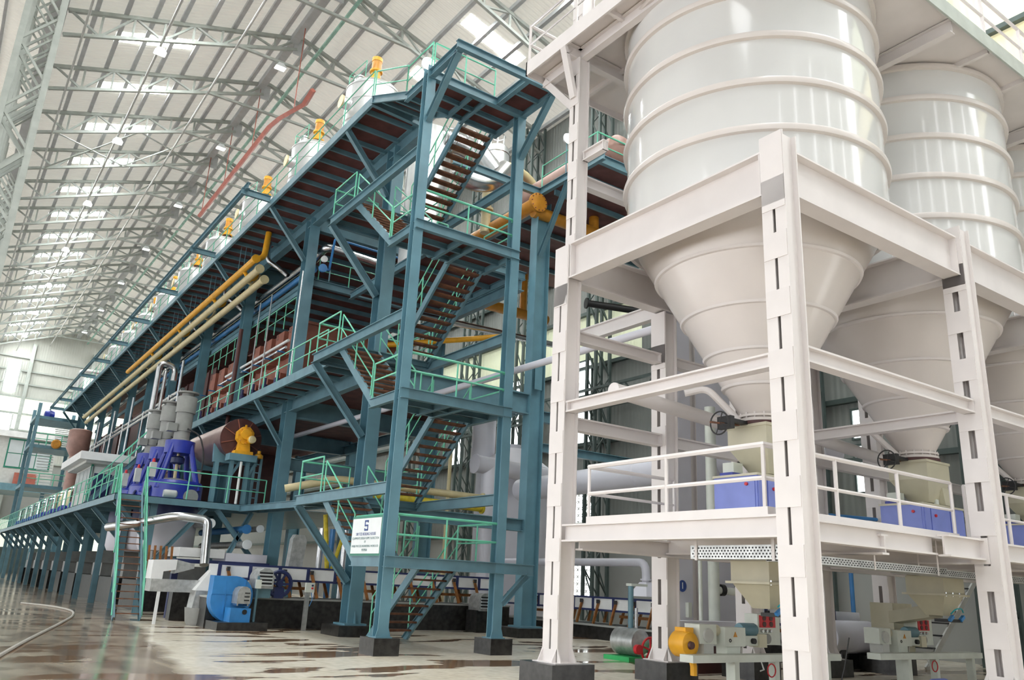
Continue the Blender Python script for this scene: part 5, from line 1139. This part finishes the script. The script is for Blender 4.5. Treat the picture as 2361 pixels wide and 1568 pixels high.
# ================================================================== floor level: conveyors, fan, ducts
def conveyor(label, p, q, zp, z0, z1, npan, side, pl_label, number=None):
    """shaking conveyor: panelled trough on slanting leaf springs over a dark plinth; runs along X or Y"""
    ax = 0 if abs(q[0] - p[0]) > abs(q[1] - p[1]) else 1
    def B(a0, a1, s0, s1, za, zb):
        return M().box(a0, a1, s0, s1, za, zb) if ax == 0 else M().box(s0, s1, a0, a1, za, zb)
    a0, a1 = p[ax], q[ax]; s = p[1 - ax]; w = 1.15
    pl = thing('machine_plinth', pl_label, 'plinth', ((p[0] + q[0]) / 2, (p[1] + q[1]) / 2, 0), 'long dark plinths of the shaking conveyors')
    part('plinth_body', B(a0 - 0.3, a1 + 0.3, s - 0.25, s + w + 0.3, 0, zp - 0.05), 'granite', pl); part('coping', B(a0 - 0.32, a1 + 0.32, s - 0.27, s + w + 0.32, zp - 0.05, zp), 'plaster', pl)
    t = thing('shaking_conveyor', label, 'conveyor', ((p[0] + q[0]) / 2, (p[1] + q[1]) / 2, zp), 'shaking conveyors with white side panels')
    part('trough', B(a0, a1, s, s + w, z0, z0 + 0.04), 'navy', t)
    part('top_rail', B(a0, a1, s - 0.03, s + 0.02, z1 - 0.03, z1 + 0.03), 'navy', t); part('bottom_rail', B(a0, a1, s - 0.03, s + 0.02, z0 - 0.05, z0 + 0.01), 'navy', t)
    part('far_side', B(a0, a1, s + w - 0.03, s + w, z0, z1), 'panel_white', t)
    L = (a1 - a0) / npan; pn = fr_ = None
    for i in range(npan):
        c0 = a0 + i * L
        part('side_panel', B(c0 + 0.05, c0 + L - 0.05, s - 0.01, s + 0.01, z0 + 0.015, z1 - 0.035), 'panel_white', t)
        part('panel_post', B(c0 - 0.05, c0 + 0.05, s - 0.035, s + 0.015, z0 - 0.06, z1 + 0.03), 'navy', t)
    n = int((a1 - a0) / 0.9); lg = ck = None
    for i in range(n):
        c = a0 + 0.3 + i * (a1 - a0 - 0.5) / n
        def P(a, ss, z): return (a, ss, z) if ax == 0 else (ss, a, z)
        for ss in (s - 0.06, s + w + 0.06):
            part('leaf_spring', M().bar(P(c + 0.2, ss, zp + 0.02), P(c - 0.08, ss, z0 + (z1 - z0) * 0.72), 0.05 if ax else 0.09, 0.09 if ax else 0.05, P(0, 1, 0)), 'wood', t)
        k = part('clamp', B(c - 0.11, c - 0.02, s - 0.13, s - 0.04, z0 + (z1 - z0) * 0.5, z0 + (z1 - z0) * 0.82), 'rubber', t)
    for i in range(3):
        c = a0 + (i + 0.5) * (a1 - a0) / 3; part('cross_bar', B(c - 0.5, c + 1.2, s + 0.4, s + 0.5, zp + 0.25, zp + 0.34), 'wood', t)
    return t
cv = conveyor('white panelled shaking conveyor marked with the number two, behind the stair tower', (7.4, 25.6), (17.6, 25.6), 0.88, 1.42, 1.80, 11, 1, 'long dark plinth under conveyor number two')
conveyor('white panelled shaking conveyor seen through the white frame', (19.3, 13.0), (19.3, 27.5), 0.46, 0.95, 1.34, 14, 1, 'long dark plinth of the conveyor behind the white frame')
# number discs
def badge(label, c, nrm, r, tx, rot):
    t = thing('number_badge', label, 'sign', c); c = V(c); nrm = V(nrm)
    part('disc', M().tube(c, c + nrm * 0.006, r, 24), 'sign_blue', t)
    cu = bpy.data.curves.new('numeral', 'FONT'); cu.body = tx; cu.size = r * 1.5; cu.align_x = 'CENTER'; cu.align_y = 'CENTER'; cu.extrude = 0.002; cu.offset = 0.004
    tmp = bpy.data.objects.new('tmp', cu); me = bpy.data.meshes.new_from_object(tmp); bpy.data.objects.remove(tmp); me.materials.clear(); me.materials.append(MATS['sign_white']); me.name = 'numeral'
    o = bpy.data.objects.new('numeral', me); COL.objects.link(o); o.parent = t; o.location = nrm * 0.009; o.rotation_euler = rot
badge('round blue badge with a white 2 on the conveyor side', (11.2, 25.57, 1.62), (0, -1, 0), 0.10, '2', (PI / 2, 0, 0))
badge('round blue badge with a white 1 on the lilac casing', (15.48, 14.58, 1.78), (0, -1, 0), 0.14, '1', (PI / 2, 0, 0))
# vibrating head: flywheel and drive
t = thing('flywheel', 'dark six-spoked flywheel at the end of conveyor number two', 'wheel', (9.05, 25.1, 0.9))
part('rim', M().torus((9.15, 25.2, 1.3), 0.36, 0.06, 'Y', 28, 6), 'navy', t); part('hub', M().lathe([(0.1, 25.12), (0.1, 25.28)], (9.15, 0, 1.3), 14, 'Y'), 'navy', t)
for k in range(6): a = k * PI / 3; part('spoke', M().bar((9.15 + 0.08 * math.cos(a), 25.2, 1.3 + 0.08 * math.sin(a)), (9.15 + 0.34 * math.cos(a), 25.2, 1.3 + 0.34 * math.sin(a)), 0.06, 0.04, (0, 1, 0)), 'navy', t)
part('bearing', M().box(9.0, 9.3, 25.14, 25.34, 0.88, 1.2), 'navy', t)
# ---- blue fan
t = thing('blower_fan', 'bright blue centrifugal blower with grey motor on a dark plinth', 'fan', (7.8, 25.0, 0.2), None)
def scroll(cx, cz, n=28): return [(cx + (0.52 + 0.18 * (i / n)) * math.cos(-PI * 0.5 + 2 * PI * i / n), cz + (0.52 + 0.18 * (i / n)) * math.sin(-PI * 0.5 + 2 * PI * i / n)) for i in range(n)]
part('scroll_casing', M().prism(scroll(7.72, 0.86), 'Y', 24.9, 25.3), 'fan_blue', t)
part('outlet', M().box(7.08, 7.8, 24.88, 25.32, 0.95, 1.46), 'fan_blue', t)
for x in (7.45, 8.0): part('stiffener', M().box(x, x + 0.03, 24.87, 24.9, 0.4, 1.38), 'fan_blue', t)
part('motor_base', M().box(7.5, 8.08, 24.3, 24.85, 0.22, 0.6), 'fan_blue', t); part('eye_hole', M().lathe([(0.07, 24.285), (0.07, 24.3)], (7.9, 0, 0.5), 16, 'Y'), 'black', t)
dome = [(7.66, 0.72), (8.04, 0.72), (8.04, 1.02), (7.99, 1.14), (7.9, 1.19), (7.8, 1.19), (7.71, 1.14), (7.66, 1.02)]
mo = part('motor_cover', M().prism(dome, 'Y', 24.35, 24.85), 'galv', t)
for k in range(3): part('louvre', M().box(7.86, 8.0, 24.32, 24.35, 0.8 + k * 0.1, 0.83 + k * 0.1), 'black', mo)
for x in (7.7, 8.0): part('motor_foot', M().box(x - 0.02, x + 0.02, 24.4, 24.8, 0.66, 0.74), 'steel', t)
plinth(7.85, 24.75, 0.72, 0.62, 0.22, 'low dark stone plinth under the blue blower')
def louvre_box(x, y, z, label):
    t = thing('motor_guard', label, 'motor guard', (x, y, 0), 'louvred motor guards')
    pr = [(y - 0.3, z - 0.28), (y + 0.35, z - 0.28), (y + 0.35, z + 0.05), (y + 0.2, z + 0.25), (y, z + 0.3), (y - 0.2, z + 0.22), (y - 0.3, z + 0.05)]
    prx = [(x - 0.26, z - 0.3), (x + 0.26, z - 0.3), (x + 0.26, z + 0.05), (x + 0.2, z + 0.2), (x + 0.08, z + 0.28), (x - 0.08, z + 0.28), (x - 0.2, z + 0.2), (x - 0.26, z + 0.05)]
    b = part('hood', M().prism(prx, 'Y', y - 0.25, y + 0.45), 'galv', t)
    for k in range(4): part('louvre', M().box(x - 0.2, x + 0.2, y - 0.29, y - 0.25, z - 0.22 + k * 0.1, z - 0.18 + k * 0.1), 'tank_steel', b); part('slot', M().box(x - 0.2, x + 0.2, y - 0.256, y - 0.25, z - 0.18 + k * 0.1, z - 0.13 + k * 0.1), 'black', b)
    return t
t = louvre_box(8.55, 25.0, 1.45, 'silver louvred motor guard on a post beside the blue blower')
part('post', M().box(8.3, 8.36, 24.7, 24.76, 0.0, 1.5), 'teal', t); part('stand', M().box(8.35, 8.8, 24.9, 25.4, 0.88, 1.17), 'teal', t); part('terminal_box', M().box(8.24, 8.4, 24.62, 24.7, 1.15, 1.4), 'machine_white', t)
t = louvre_box(16.2, 24.6, 1.0, 'silver louvred motor guard behind the right leg of the stair tower')
part('stand', M().box(15.9, 16.5, 24.4, 25.1, 0.0, 0.72), 'granite', t)
t = thing('control_post', 'slim grey post with a small switch box in front of the plinth', 'switch post', (9.75, 24.4, 0))
part('post', M().box(9.72, 9.84, 24.4, 24.5, 0, 1.2), 'galv', t); b = part('switch_box', M().box(9.66, 9.94, 24.32, 24.4, 1.1, 1.38), 'machine_white', t); part('button', M().lathe([(0.03, 24.29), (0.03, 24.32)], (9.86, 0, 1.22), 8, 'Y'), 'red', b); part('button', M().lathe([(0.03, 24.29), (0.03, 24.32)], (9.86, 0, 1.3), 8, 'Y'), 'navy', b)
part('cable', M().pipe([(9.86, 24.36, 1.1), (9.92, 24.36, 0.9), (9.86, 24.4, 0.7)], 0.012, 5), 'pipe_blue', t)
# ---- silver ducts left of the blower
t = thing('feed_trough', 'grey sheet metal trough and hood beside the ship stair', 'trough', (6.5, 27, 0))
part('trough_body', M().box(5.75, 7.3, 26.6, 27.3, 0.92, 1.28), 'galv', t); part('head_box', M().prism([(5.72, 1.28), (6.05, 1.28), (6.05, 1.5), (6.4, 1.56), (6.4, 1.86), (5.72, 1.82)], 'Y', 26.6, 27.3), 'panel_white', t)
part('link_chute', M().prism([(6.4, 1.45), (6.95, 1.62), (6.95, 1.75), (6.4, 1.86)], 'Y', 26.7, 27.2), 'galv', t)
part('hood', M().frus((7.45, 26.6, 1.0), (0.5, 0.36), (7.55, 26.6, 1.6), (0.16, 0.16)), 'panel_white', t); part('hood_spout', M().frus((7.2, 26.4, 0.5), (0.3, 0.3), (7.4, 26.5, 1.0), (0.42, 0.34)), 'galv', t)
part('leg', M().box(5.98, 6.06, 26.6, 26.68, 0, 0.92), 'panel_white', t); part('leg', M().box(7.1, 7.18, 27.1, 27.18, 0, 0.92), 'panel_white', t); part('receiver', M().lathe([(0.3, 0.0), (0.36, 0.1), (0.42, 0.5)], (7.2, 26.4, 0), 20), 'motor_grey', t)
single('silver_vent', M().pipe([(5.3, 32.6, 2.9), (5.94, 30.2, 3.05), (6.81, 29.4, 3.3), (7.85, 29.3, 3.25), (7.75, 28.6, 1.75)], 0.15, 14, 0.25), 'steel', 'bent silver vent pipe passing behind the ship stair', 'pipe', (6.5, 29.5, 1.7))
for i, (x, y, z, r, mt) in enumerate(((8.25, 30.5, 3.2, 0.17, 'sign_white'), (9.6, 30.6, 3.1, 0.17, 'pipe_blue'), (10.1, 30.6, 3.15, 0.14, 'sign_white'), (9.6, 30.3, 2.55, 0.17, 'sign_white'))):
    lb = ['white capped pipe end low under the deck', 'blue capped pipe end under the deck corner', 'white capped pipe end right of the blue one', 'white capped pipe end below the blue one'][i]
    t = thing('capped_pipe', lb, 'pipe', (x, y, z), 'capped pipe ends under the lower deck')
    part('pipe', M().tube((x, y, z), (x, y + 6, z), r * 0.75, 14), 'galv' if mt == 'sign_white' else mt, t); part('cap', M().tube((x, y - 0.08, z), (x, y, z), r, 18), mt, t)
for i, (x, y) in enumerate(((7.4, 33), (7.4, 36.6), (7.4, 39.4))):
    t = thing('massecuite_hopper', 'lilac and navy drum hung under the lower deck, %s' % ORD[i], 'hopper', (x, y, 1.8), 'drums under the centrifuges')
    part('drum', M().lathe([(0.9, 2.2), (1.0, 2.4), (1.0, 3.3)], (x, y, 0), 28), 'lilac_white', t); part('collar', M().lathe([(1.05, 3.3), (1.05, 3.85)], (x, y, 0), 28), 'navy', t)
t = thing('shaker_screen', 'white topped screen trough under the lower deck', 'trough', (8.2, 30, 1.9))
part('deck_panel', M().box(7.1, 8.6, 29.4, 31.0, 2.0, 2.3), 'panel_white', t); part('deck_panel', M().box(8.65, 10.1, 29.4, 31.0, 1.9, 2.2), 'lilac_white', t); part('frame', M().box(7.0, 10.2, 29.35, 31.1, 1.8, 1.92), 'navy', t)
for k in range(5): part('spring_leg', M().bar((6.2 + k * 0.18, 29.5, 1.5), (6.14 + k * 0.18, 29.5, 2.3), 0.07, 0.05), 'wood', t)
for x in (7.2, 10): part('support', M().box(x - 0.1, x + 0.1, 30, 30.2, 0, 1.8), 'navy', t)
for i in range(9):
    y = 34 + 5.5 * i
    t = thing('machine_block', 'dark machine plinth block under the lower deck, %s from the ship stair' % ORD[i], 'plinth', (8.2, y, 0), 'machine blocks under the lower deck')
    part('block', M().box(7.0, 10.0, y, y + 3.6, 0, 1.1), 'granite', t); part('machine', M().box(7.4, 9.4, y + 0.4, y + 3.0, 1.1, 1.7), 'motor_grey', t)
    part('guard', M().prism([(y + 0.2, 1.7), (y + 1.4, 1.7), (y + 1.2, 2.3), (y + 0.4, 2.3)], 'X', 7.3, 8.0), 'motor_grey', t)
single('block_wall', M().box(6.9, 10, 28.6, 29.1, 0, 0.95), 'granite', 'dark stone block wall right of the ship stair', 'wall block', (8.4, 28.8, 0))
single('silver_chute', M().prism([(9.75, 1.46), (10.2, 1.46), (10.3, 2.68), (10.2, 2.85), (9.9, 2.85), (9.82, 2.7)], 'Y', 26.3, 26.6), 'galv', 'tall silver chute with rounded top above conveyor number two', 'chute', (10.1, 27, 1.8))
for i, (x, mt) in enumerate(((11.4, 'steel'), (11.8, 'pipe_blue'), (12.3, 'steel'), (13.0, 'steel'))):
    single('short_riser', M().tube((x, 27.8, 0), (x, 27.8, 3.2), 0.1, 10), mt, 'upright %s pipe behind conveyor number two, %s' % ('blue' if mt != 'steel' else 'silver', ORD[i]), 'pipe', (x, 27.8, 1.0), 'upright pipes behind the conveyor')
t = thing('yellow_pipes', 'pair of mustard pipes slung below the first back landing', 'pipe', (13, 25.5, 4.6))
part('pipe', M().pipe([(9.4, 26.5, 4.3), (11, 26, 4.75), (16.4, 25.3, 4.6)], 0.13, 12, 0.3), 'cream', t); part('pipe', M().pipe([(10.8, 25.7, 3.6), (10.8, 25.7, 4.35), (16.2, 25.0, 4.2)], 0.13, 12, 0.3), 'yellow_mark', t)
part('flange', M().tube((16.4, 25.3, 4.6), (16.46, 25.3, 4.6), 0.19, 16), 'cream', t); part('flange', M().tube((16.2, 25.0, 4.2), (16.26, 25.0, 4.2), 0.19, 16), 'yellow_mark', t)
single('yellow_strut', M().tube((11.3, 26.7, 1.6), (11.0, 26.7, 3.6), 0.08, 8).tube((11.4, 26.7, 1.7), (11.75, 26.7, 3.0), 0.07, 8), 'yellow_mark', 'crossed mustard pipes above conveyor number two', 'pipe', (11.3, 26.7, 1.6))
# ---- grey cyclone tank and its header in front of the side wall
t = thing('grey_tank', 'tall lilac grey tank with conical roof behind the stair tower', 'tank', (21.4, 30.5, 0))
part('shell', M().lathe([(1.7, 0), (1.7, 6.7)], (21.4, 30.5, 0), 40), 'lilac_white', t); part('cone_roof', M().lathe([(1.75, 6.7), (0.5, 7.6), (0.3, 7.6), (0.3, 7.8)], (21.4, 30.5, 0), 40), 'lilac_white', t); part('stack', M().lathe([(0.55, 6.5), (0.55, 9.2)], (20.4, 31.6, 0), 24), 'lilac_white', t)
t = thing('grey_header', 'fat lilac header pipe on an upright leg in front of the grey tank', 'duct', (19.5, 28.4, 0))
part('header', M().tube((18.0, 28.4, 6.35), (22.6, 28.4, 6.2), 0.36, 24), 'lilac_white', t); part('leg', M().tube((18.75, 28.4, 0), (18.75, 28.4, 6.3), 0.36, 24), 'lilac_white', t); part('end_cap', M().tube((17.95, 28.4, 6.35), (18.0, 28.4, 6.35), 0.4, 24), 'lilac_white', t)
t = thing('grey_duct', 'large pale duct running behind the white columns', 'duct', (19, 22, 5.6))
part('duct', M().tube((18.3, 25.5, 5.1), (18.3, 12, 5.3), 0.42, 24), 'lilac_white', t); part('joint_ring', M().lathe([(0.42, 18.95), (0.46, 19), (0.42, 19.05)], (18.3, 0, 5.2), 24, 'Y'), 'lilac_white', t)
for i, (x, y) in enumerate(((16.9, 28.6), (17.3, 29.2))):
    single('mustard_riser', M().pipe([(x, y, 0), (x, y, 5.2 - i), (x + 1.2, y, 5.3 - i)] if i else [(x, y, 0), (x, y, 7.2)], 0.08, 8, 0.2), 'cream', ('bent' if i else 'straight') + ' mustard riser behind the stair tower', 'pipe', (x, y, 0.5), 'mustard risers')
t = thing('exhaust_duct', 'pale pipe running along the second conveyor and dropping into a hood', 'duct', (19.3, 23, 2.5))
part('pipe', M().pipe([(19.5, 28, 2.5), (19.5, 19.98, 2.52), (19.5, 19.95, 1.9)], 0.135, 16, 0.3), 'lilac_white', t); part('flange', M().lathe([(0.19, 1.95), (0.19, 2.0)], (19.5, 19.95, 0), 16), 'lilac_white', t); part('hood', M().frus((19.5, 19.95, 1.45), (0.4, 0.42), (19.5, 19.95, 1.9), (0.15, 0.15)), 'lilac_white', t)
# ---- lilac casing with the number one, risers and valves
t = thing('elevator_casing', 'tall lilac white elevator casing behind the near silo', 'casing', (16.2, 15, 0))
part('casing', M().box(15.15, 15.88, 14.6, 14.95, 0.0, 9.5), 'lilac_white', t); part('casing', M().box(16.5, 19.0, 15.5, 16.0, 0.0, 9.5), 'lilac_white', t)
for z in (2.9, 5.2): part('seam', M().box(15.4, 15.9, 14.58, 14.6, z, z + 0.04), 'box_grey', t)
b = part('junction_box', M().box(15.6, 15.72, 14.5, 14.6, 1.05, 1.4), 'machine_white', t)
for i, (x, r, z1) in enumerate(((14.6, 0.045, 2.4), (15.05, 0.13, 6))): single('white_riser', M().tube((x, 13.2, 0.0), (x, 13.2, z1), r, 14), 'machine_white', ('thin' if i == 0 else 'thick') + ' upright white pipe under the near silo deck', 'pipe', (x, 13.2, 0.9), 'upright white pipes')
t = thing('valve_branch', 'white branch pipe with black butterfly valve lever', 'valve', (15.6, 13.2, 1.7)); part('branch', M().tube((15.05, 13.2, 1.72), (16.3, 12.9, 1.66), 0.085, 14), 'machine_white', t); part('valve_body', M().tube((15.22, 13.16, 1.72), (15.32, 13.14, 1.72), 0.13, 16), 'black', t); part('lever', M().bar((15.6, 13.05, 1.8), (15.72, 13.0, 2.1), 0.03, 0.02), 'black', t)
# ---- small pump with red wheel
t = thing('gear_pump', 'grey drum pump with red spoked wheel and green feet', 'pump', (14.6, 15.4, 0))
part('drum', M().lathe([(0.1, 15.1), (0.3, 15.15), (0.32, 15.3), (0.32, 15.9)], (14.62, 0, 0.42), 20, 'Y'), 'galv', t); part('bed', M().box(14.1, 15.1, 15.0, 15.9, 0.0, 0.1), 'green_paint', t); part('gear_case', M().lathe([(0.16, 14.85), (0.18, 15.1)], (15.05, 0, 0.25), 14, 'Y'), 'green_paint', t)
w = part('wheel_rim', M().torus((14.55, 14.75, 0.28), 0.28, 0.03, 'Y', 24, 6), 'red', t)
for k in range(5): a = k * 2 * PI / 5 + 0.3; part('wheel_spoke', M().bar((14.55, 14.75, 0.28), (14.55 + 0.27 * math.cos(a), 14.75, 0.28 + 0.27 * math.sin(a)), 0.04, 0.03, (0, 1, 0)), 'red', w)
part('pulley', M().lathe([(0.11, 14.7), (0.11, 14.8)], (14.15, 0, 0.3), 14, 'Y'), 'red', t); part('standpipe', M().tube((14.62, 15.5, 0.7), (14.62, 15.5, 1.75), 0.07, 12), 'teal', t); part('standpipe', M().tube((14.8, 15.5, 0.7), (14.8, 15.5, 1.2), 0.05, 12), 'steel', t); part('top_clamp', M().box(14.55, 15.1, 15.4, 15.6, 1.72, 1.78), 'machine_white', t)
# ================================================================== bagging stations below the white deck
def bagging(dx, who):
    def T(nm, lb, cat, x, y, z): return thing(nm, lb + ' ' + who, cat, (x + dx, y, z), nm.replace('_', ' ') + 's of the bagging stations')
    X = lambda x: x + dx
    t = T('bag_hopper', 'cream weighing hopper', 'hopper', 11.8, 9.3, 1.3)
    part('inlet', M().frus((X(11.85), 9.25, 2.18), (0.42, 0.4), (X(11.85), 9.25, 2.3), (0.3, 0.3)), 'hopper_cream', t)
    part('upper_bin', M().box(X(11.5), X(12.3), 8.9, 9.7, 1.84, 2.18), 'hopper_cream', t); part('flange', M().box(X(11.42), X(12.38), 8.84, 9.76, 1.81, 1.85), 'hopper_cream', t)
    for k in range(4): part('flange_bolt', M().tube((X(11.5 + k * 0.26), 8.87, 1.80), (X(11.5 + k * 0.26), 8.87, 1.88), 0.015, 6), 'steel', t)
    part('lower_cone', M().frus((X(11.95), 9.3, 1.42), (0.18, 0.18), (X(11.9), 9.3, 1.81), (0.38, 0.38)), 'hopper_cream', t)
    if dx > 1:
        part('chute', M().box(X(12.7), X(13.5), 10.75, 11.3, 0.5, 1.62), 'hopper_cream', t); part('chute_link', M().bar((X(12.0), 9.4, 1.5), (X(12.9), 10.9, 1.3), 0.3, 0.25), 'hopper_cream', t)
    h = part('air_hose', M().pipe([(X(11.75), 8.95, 1.46), (X(11.85), 8.9, 1.56), (X(12.1), 8.9, 1.58), (X(12.25), 8.95, 1.5)], 0.014, 6, 0.08), 'hose_teal', t)
    part('clamp', M().box(X(11.75), X(12.25), 8.98, 9.3, 1.30, 1.36), 'black', t)
    for k in (11.74, 12.16): part('clamp_cylinder', M().bar((X(k), 8.98, 1.34), (X(k + 0.14), 8.98, 1.42), 0.06, 0.06), 'fan_blue', t)
    t = T('weigh_indicator', 'small indicator box with red dials', 'indicator', 13.35, 10.45, 0.8)
    part('case', M().box(X(13.1), X(13.75), 10.45, 10.75, 0.75, 1.3), 'machine_white', t); f = part('red_face', M().box(X(13.15), X(13.6), 10.43, 10.45, 1.06, 1.28), 'red', t)
    for i in range(2):
        for j in range(2): part('dial', M().lathe([(0.05, 10.42), (0.05, 10.43)], (X(13.27 + i * 0.2), 0, 1.12 + j * 0.11), 14, 'Y'), 'maroon', f)
    for i in range(3): part('knob', M().lathe([(0.03, 10.4), (0.03, 10.45)], (X(13.2 + i * 0.12), 0, 1.0), 10, 'Y'), 'steel', t)
    part('gauge', M().lathe([(0.09, 10.42), (0.09, 10.45)], (X(13.36), 0, 0.86), 18, 'Y'), 'motor_grey', t)
    t = T('sewing_head', 'white bag sewing head with green motor', 'machine', 12.6, 10.4, 0.6)
    part('body', M().box(X(12.5), X(13.0), 10.3, 10.6, 0.75, 0.92), 'machine_white', t); part('arm', M().box(X(12.9), X(13.1), 10.25, 10.5, 0.72, 0.95), 'hopper_cream', t)
    part('motor', M().lathe([(0.11, X(12.5)), (0.12, X(12.54)), (0.12, X(12.9)), (0.1, X(12.94))], (0, 10.4, 1.02), 14, 'X'), 'teal', t); part('hand_knob', M().lathe([(0.05, 10.24), (0.05, 10.3)], (X(12.75), 0, 0.83), 12, 'Y'), 'black', t); part('column', M().box(X(12.3), X(12.42), 10.4, 10.55, 0.0, 0.8), 'machine_white', t)
    part('cable', M().pipe([(X(12.55), 10.3, 0.95), (X(12.45), 10.3, 0.8), (X(12.42), 10.3, 0.5)], 0.02, 6), 'hose_grey', t)
    t = T('switch_cabinet', 'white switch cabinet with warning triangle', 'cabinet', 12.2, 10.35, 0.7)
    part('case', M().box(X(11.95), X(12.5), 10.25, 10.6, 0.74, 1.06), 'machine_white', t); part('warning_triangle', M().prism([(X(12.17), 0.90), (X(12.27), 0.90), (X(12.22), 0.99)], 'Y', 10.24, 10.25), 'orange', t); part('key_lock', M().torus((X(12.08), 10.245, 0.84), 0.025, 0.008, 'Y', 14, 4), 'black', t); part('base', M().box(X(12.05), X(12.4), 10.3, 10.55, 0.6, 0.74), 'machine_white', t)
    t = T('drive_unit', 'white gear unit with side cover', 'machine', 11.5, 10.4, 0.6)
    part('case', M().box(X(11.35), X(11.78), 10.3, 10.65, 0.78, 1.1), 'machine_white', t); part('cover', M().lathe([(0.12, 10.26), (0.12, 10.3)], (X(11.55), 0, 0.92), 16, 'Y'), 'box_grey', t); part('shaft_cover', M().lathe([(0.1, X(11.78)), (0.1, X(11.95))], (0, 10.45, 1.0), 14, 'X'), 'hopper_cream', t); part('foot', M().box(X(11.45), X(11.7), 10.3, 10.6, 0.6, 0.78), 'box_grey', t)
    t = T('roller_table', 'long pale table beam on legs', 'table', 13, 10.1, 0)
    part('beam', M().box(X(10.85), X(15.0), 10.0, 10.3, 0.5, 0.62), 'machine_white', t)
    for x in (11.95, 13.05, 14.6): part('leg', M().box(X(x), X(x + 0.12), 10.05, 10.2, 0, 0.5), 'machine_white', t)
    part('hose_coil', M().torus((X(12.85), 9.98, 0.36), 0.11, 0.012, 'Y', 18, 5), 'red', t); part('crank', M().pipe([(X(12.6), 10.0, 0.5), (X(12.6), 9.95, 0.38), (X(12.5), 9.95, 0.36)], 0.012, 5), 'box_grey', t)
    t = T('floor_motor', 'teal and blue geared motor lying on the floor', 'motor', 10.3, 8.7, 0)
    part('motor', M().lathe([(0.09, X(9.9)), (0.12, X(9.95)), (0.12, X(10.2))], (0, 8.6, 0.16), 14, 'X'), 'hose_teal', t); part('gear_case', M().lathe([(0.14, X(10.2)), (0.15, X(10.25)), (0.15, X(10.6)), (0.1, X(10.65))], (0, 8.6, 0.17), 16, 'X'), 'cabinet_blue', t); part('foot', M().box(X(10.2), X(10.6), 8.45, 8.75, 0, 0.06), 'cabinet_blue', t)
bagging(0, 'under the near silo'); bagging(5.5, 'under the second silo')
t = thing('gear_motor', 'yellow finned geared motor beside the near table beam', 'motor', (11.1, 10.4, 0.5))
part('casing', M().lathe([(0.08, 10.25), (0.2, 10.3), (0.22, 10.38), (0.22, 10.6), (0.14, 10.7)], (11.12, 0, 0.77), 18, 'Y'), 'yellow', t); part('eye', M().lathe([(0.06, 10.2), (0.07, 10.25)], (11.06, 0, 0.76), 12, 'Y'), 'maroon', t); part('top_box', M().box(11.05, 11.25, 10.35, 10.6, 0.95, 1.04), 'yellow', t); part('outlet', M().pipe([(11.3, 10.45, 0.55), (11.35, 10.45, 0.4), (11.35, 10.45, 0.25)], 0.06, 8), 'yellow', t)
t = thing('lilac_drum', 'lilac white horizontal drum behind the front corner column', 'drum', (19.2, 12.6, 0))
part('shell', M().lathe([(0.36, 18.3), (0.39, 18.35), (0.39, 20.1), (0.36, 20.15)], (0, 12.6, 0.76), 28, 'X'), 'lilac_white', t)
for x in (18.6, 19.9): part('saddle', M().box(x - 0.1, x + 0.1, 12.3, 12.9, 0, 0.48), 'granite', t)
t = thing('lower_casing', 'lilac white low casing behind the near bagging station', 'casing', (14.3, 12.6, 0)); part('casing', M().box(12.9, 15.6, 12.6, 13.0, 0.55, 1.05), 'lilac_white', t); part('foot', M().box(13.1, 15.4, 12.65, 12.95, 0, 0.55), 'maroon', t)
t = thing('belt_conveyor', 'brown flat belt conveyor on the floor at the right', 'conveyor', (14, 7.6, 0)); part('belt', M().box(12.6, 18, 8.2, 8.7, 0.08, 0.13), 'tread_rust', t); part('frame', M().box(12.6, 18, 8.15, 8.2, 0.0, 0.12).box(12.6, 18, 8.7, 8.75, 0, 0.12), 'tread_rust', t)
for k in range(16): part('roller', M().lathe([(0.03, 8.12), (0.03, 8.15)], (12.9 + k * 0.32, 0, 0.06), 8, 'Y'), 'black', t)
t = thing('access_stair', 'small stair with dark treads behind the second bagging station', 'stairs', (23.5, 12.3, 0))
for y in (12.2, 12.9): part('stringer', M().bar((22.0, y, 0.0), (25.4, y, 2.6), 0.05, 0.16), 'box_grey', t)
for k in range(7): part('tread', M().box(22.4 + k * 0.42, 22.7 + k * 0.42, 12.2, 12.9, 0.5 + k * 0.32, 0.54 + k * 0.32), 'rubber', t)
single('blue_drop_pipe', M().tube((20.95, 13.5, 0), (20.95, 13.5, 3.0), 0.06, 10), 'fan_blue', 'upright bright blue pipe behind the front corner column', 'pipe', (20.95, 13.5, 0))
single('blue_service_pipe', M().tube((17.24, 11.75, 3.55), (19.5, 11.75, 3.62), 0.045, 10), 'fan_blue', 'short level bright blue pipe above the deck rail', 'pipe', (18.4, 11.75, 3.5))
single('drop_lead', M().pipe([(13.3, 9.0, 0.0), (13.5, 8.95, 0.5), (13.62, 8.9, 1.0)], 0.012, 5), 'rubber', 'thin black cable hanging beside the front corner column', 'cable', (13.4, 9.0, 0))
# hose across the aisle
single('floor_hose', M().pipe([(0.6, 13.0, 0.03), (1.48, 17.2, 0.03), (2.16, 20.33, 0.03), (3.09, 24.26, 0.03), (4.3, 29.6, 0.03), (4.75, 33, 0.03), (4.4, 36, 0.03), (3.6, 38, 0.03)], 0.035, 8, 2.0, 6), 'hose_grey', 'grey hose snaking over the wet brown aisle floor', 'hose', (2, 20, 0))
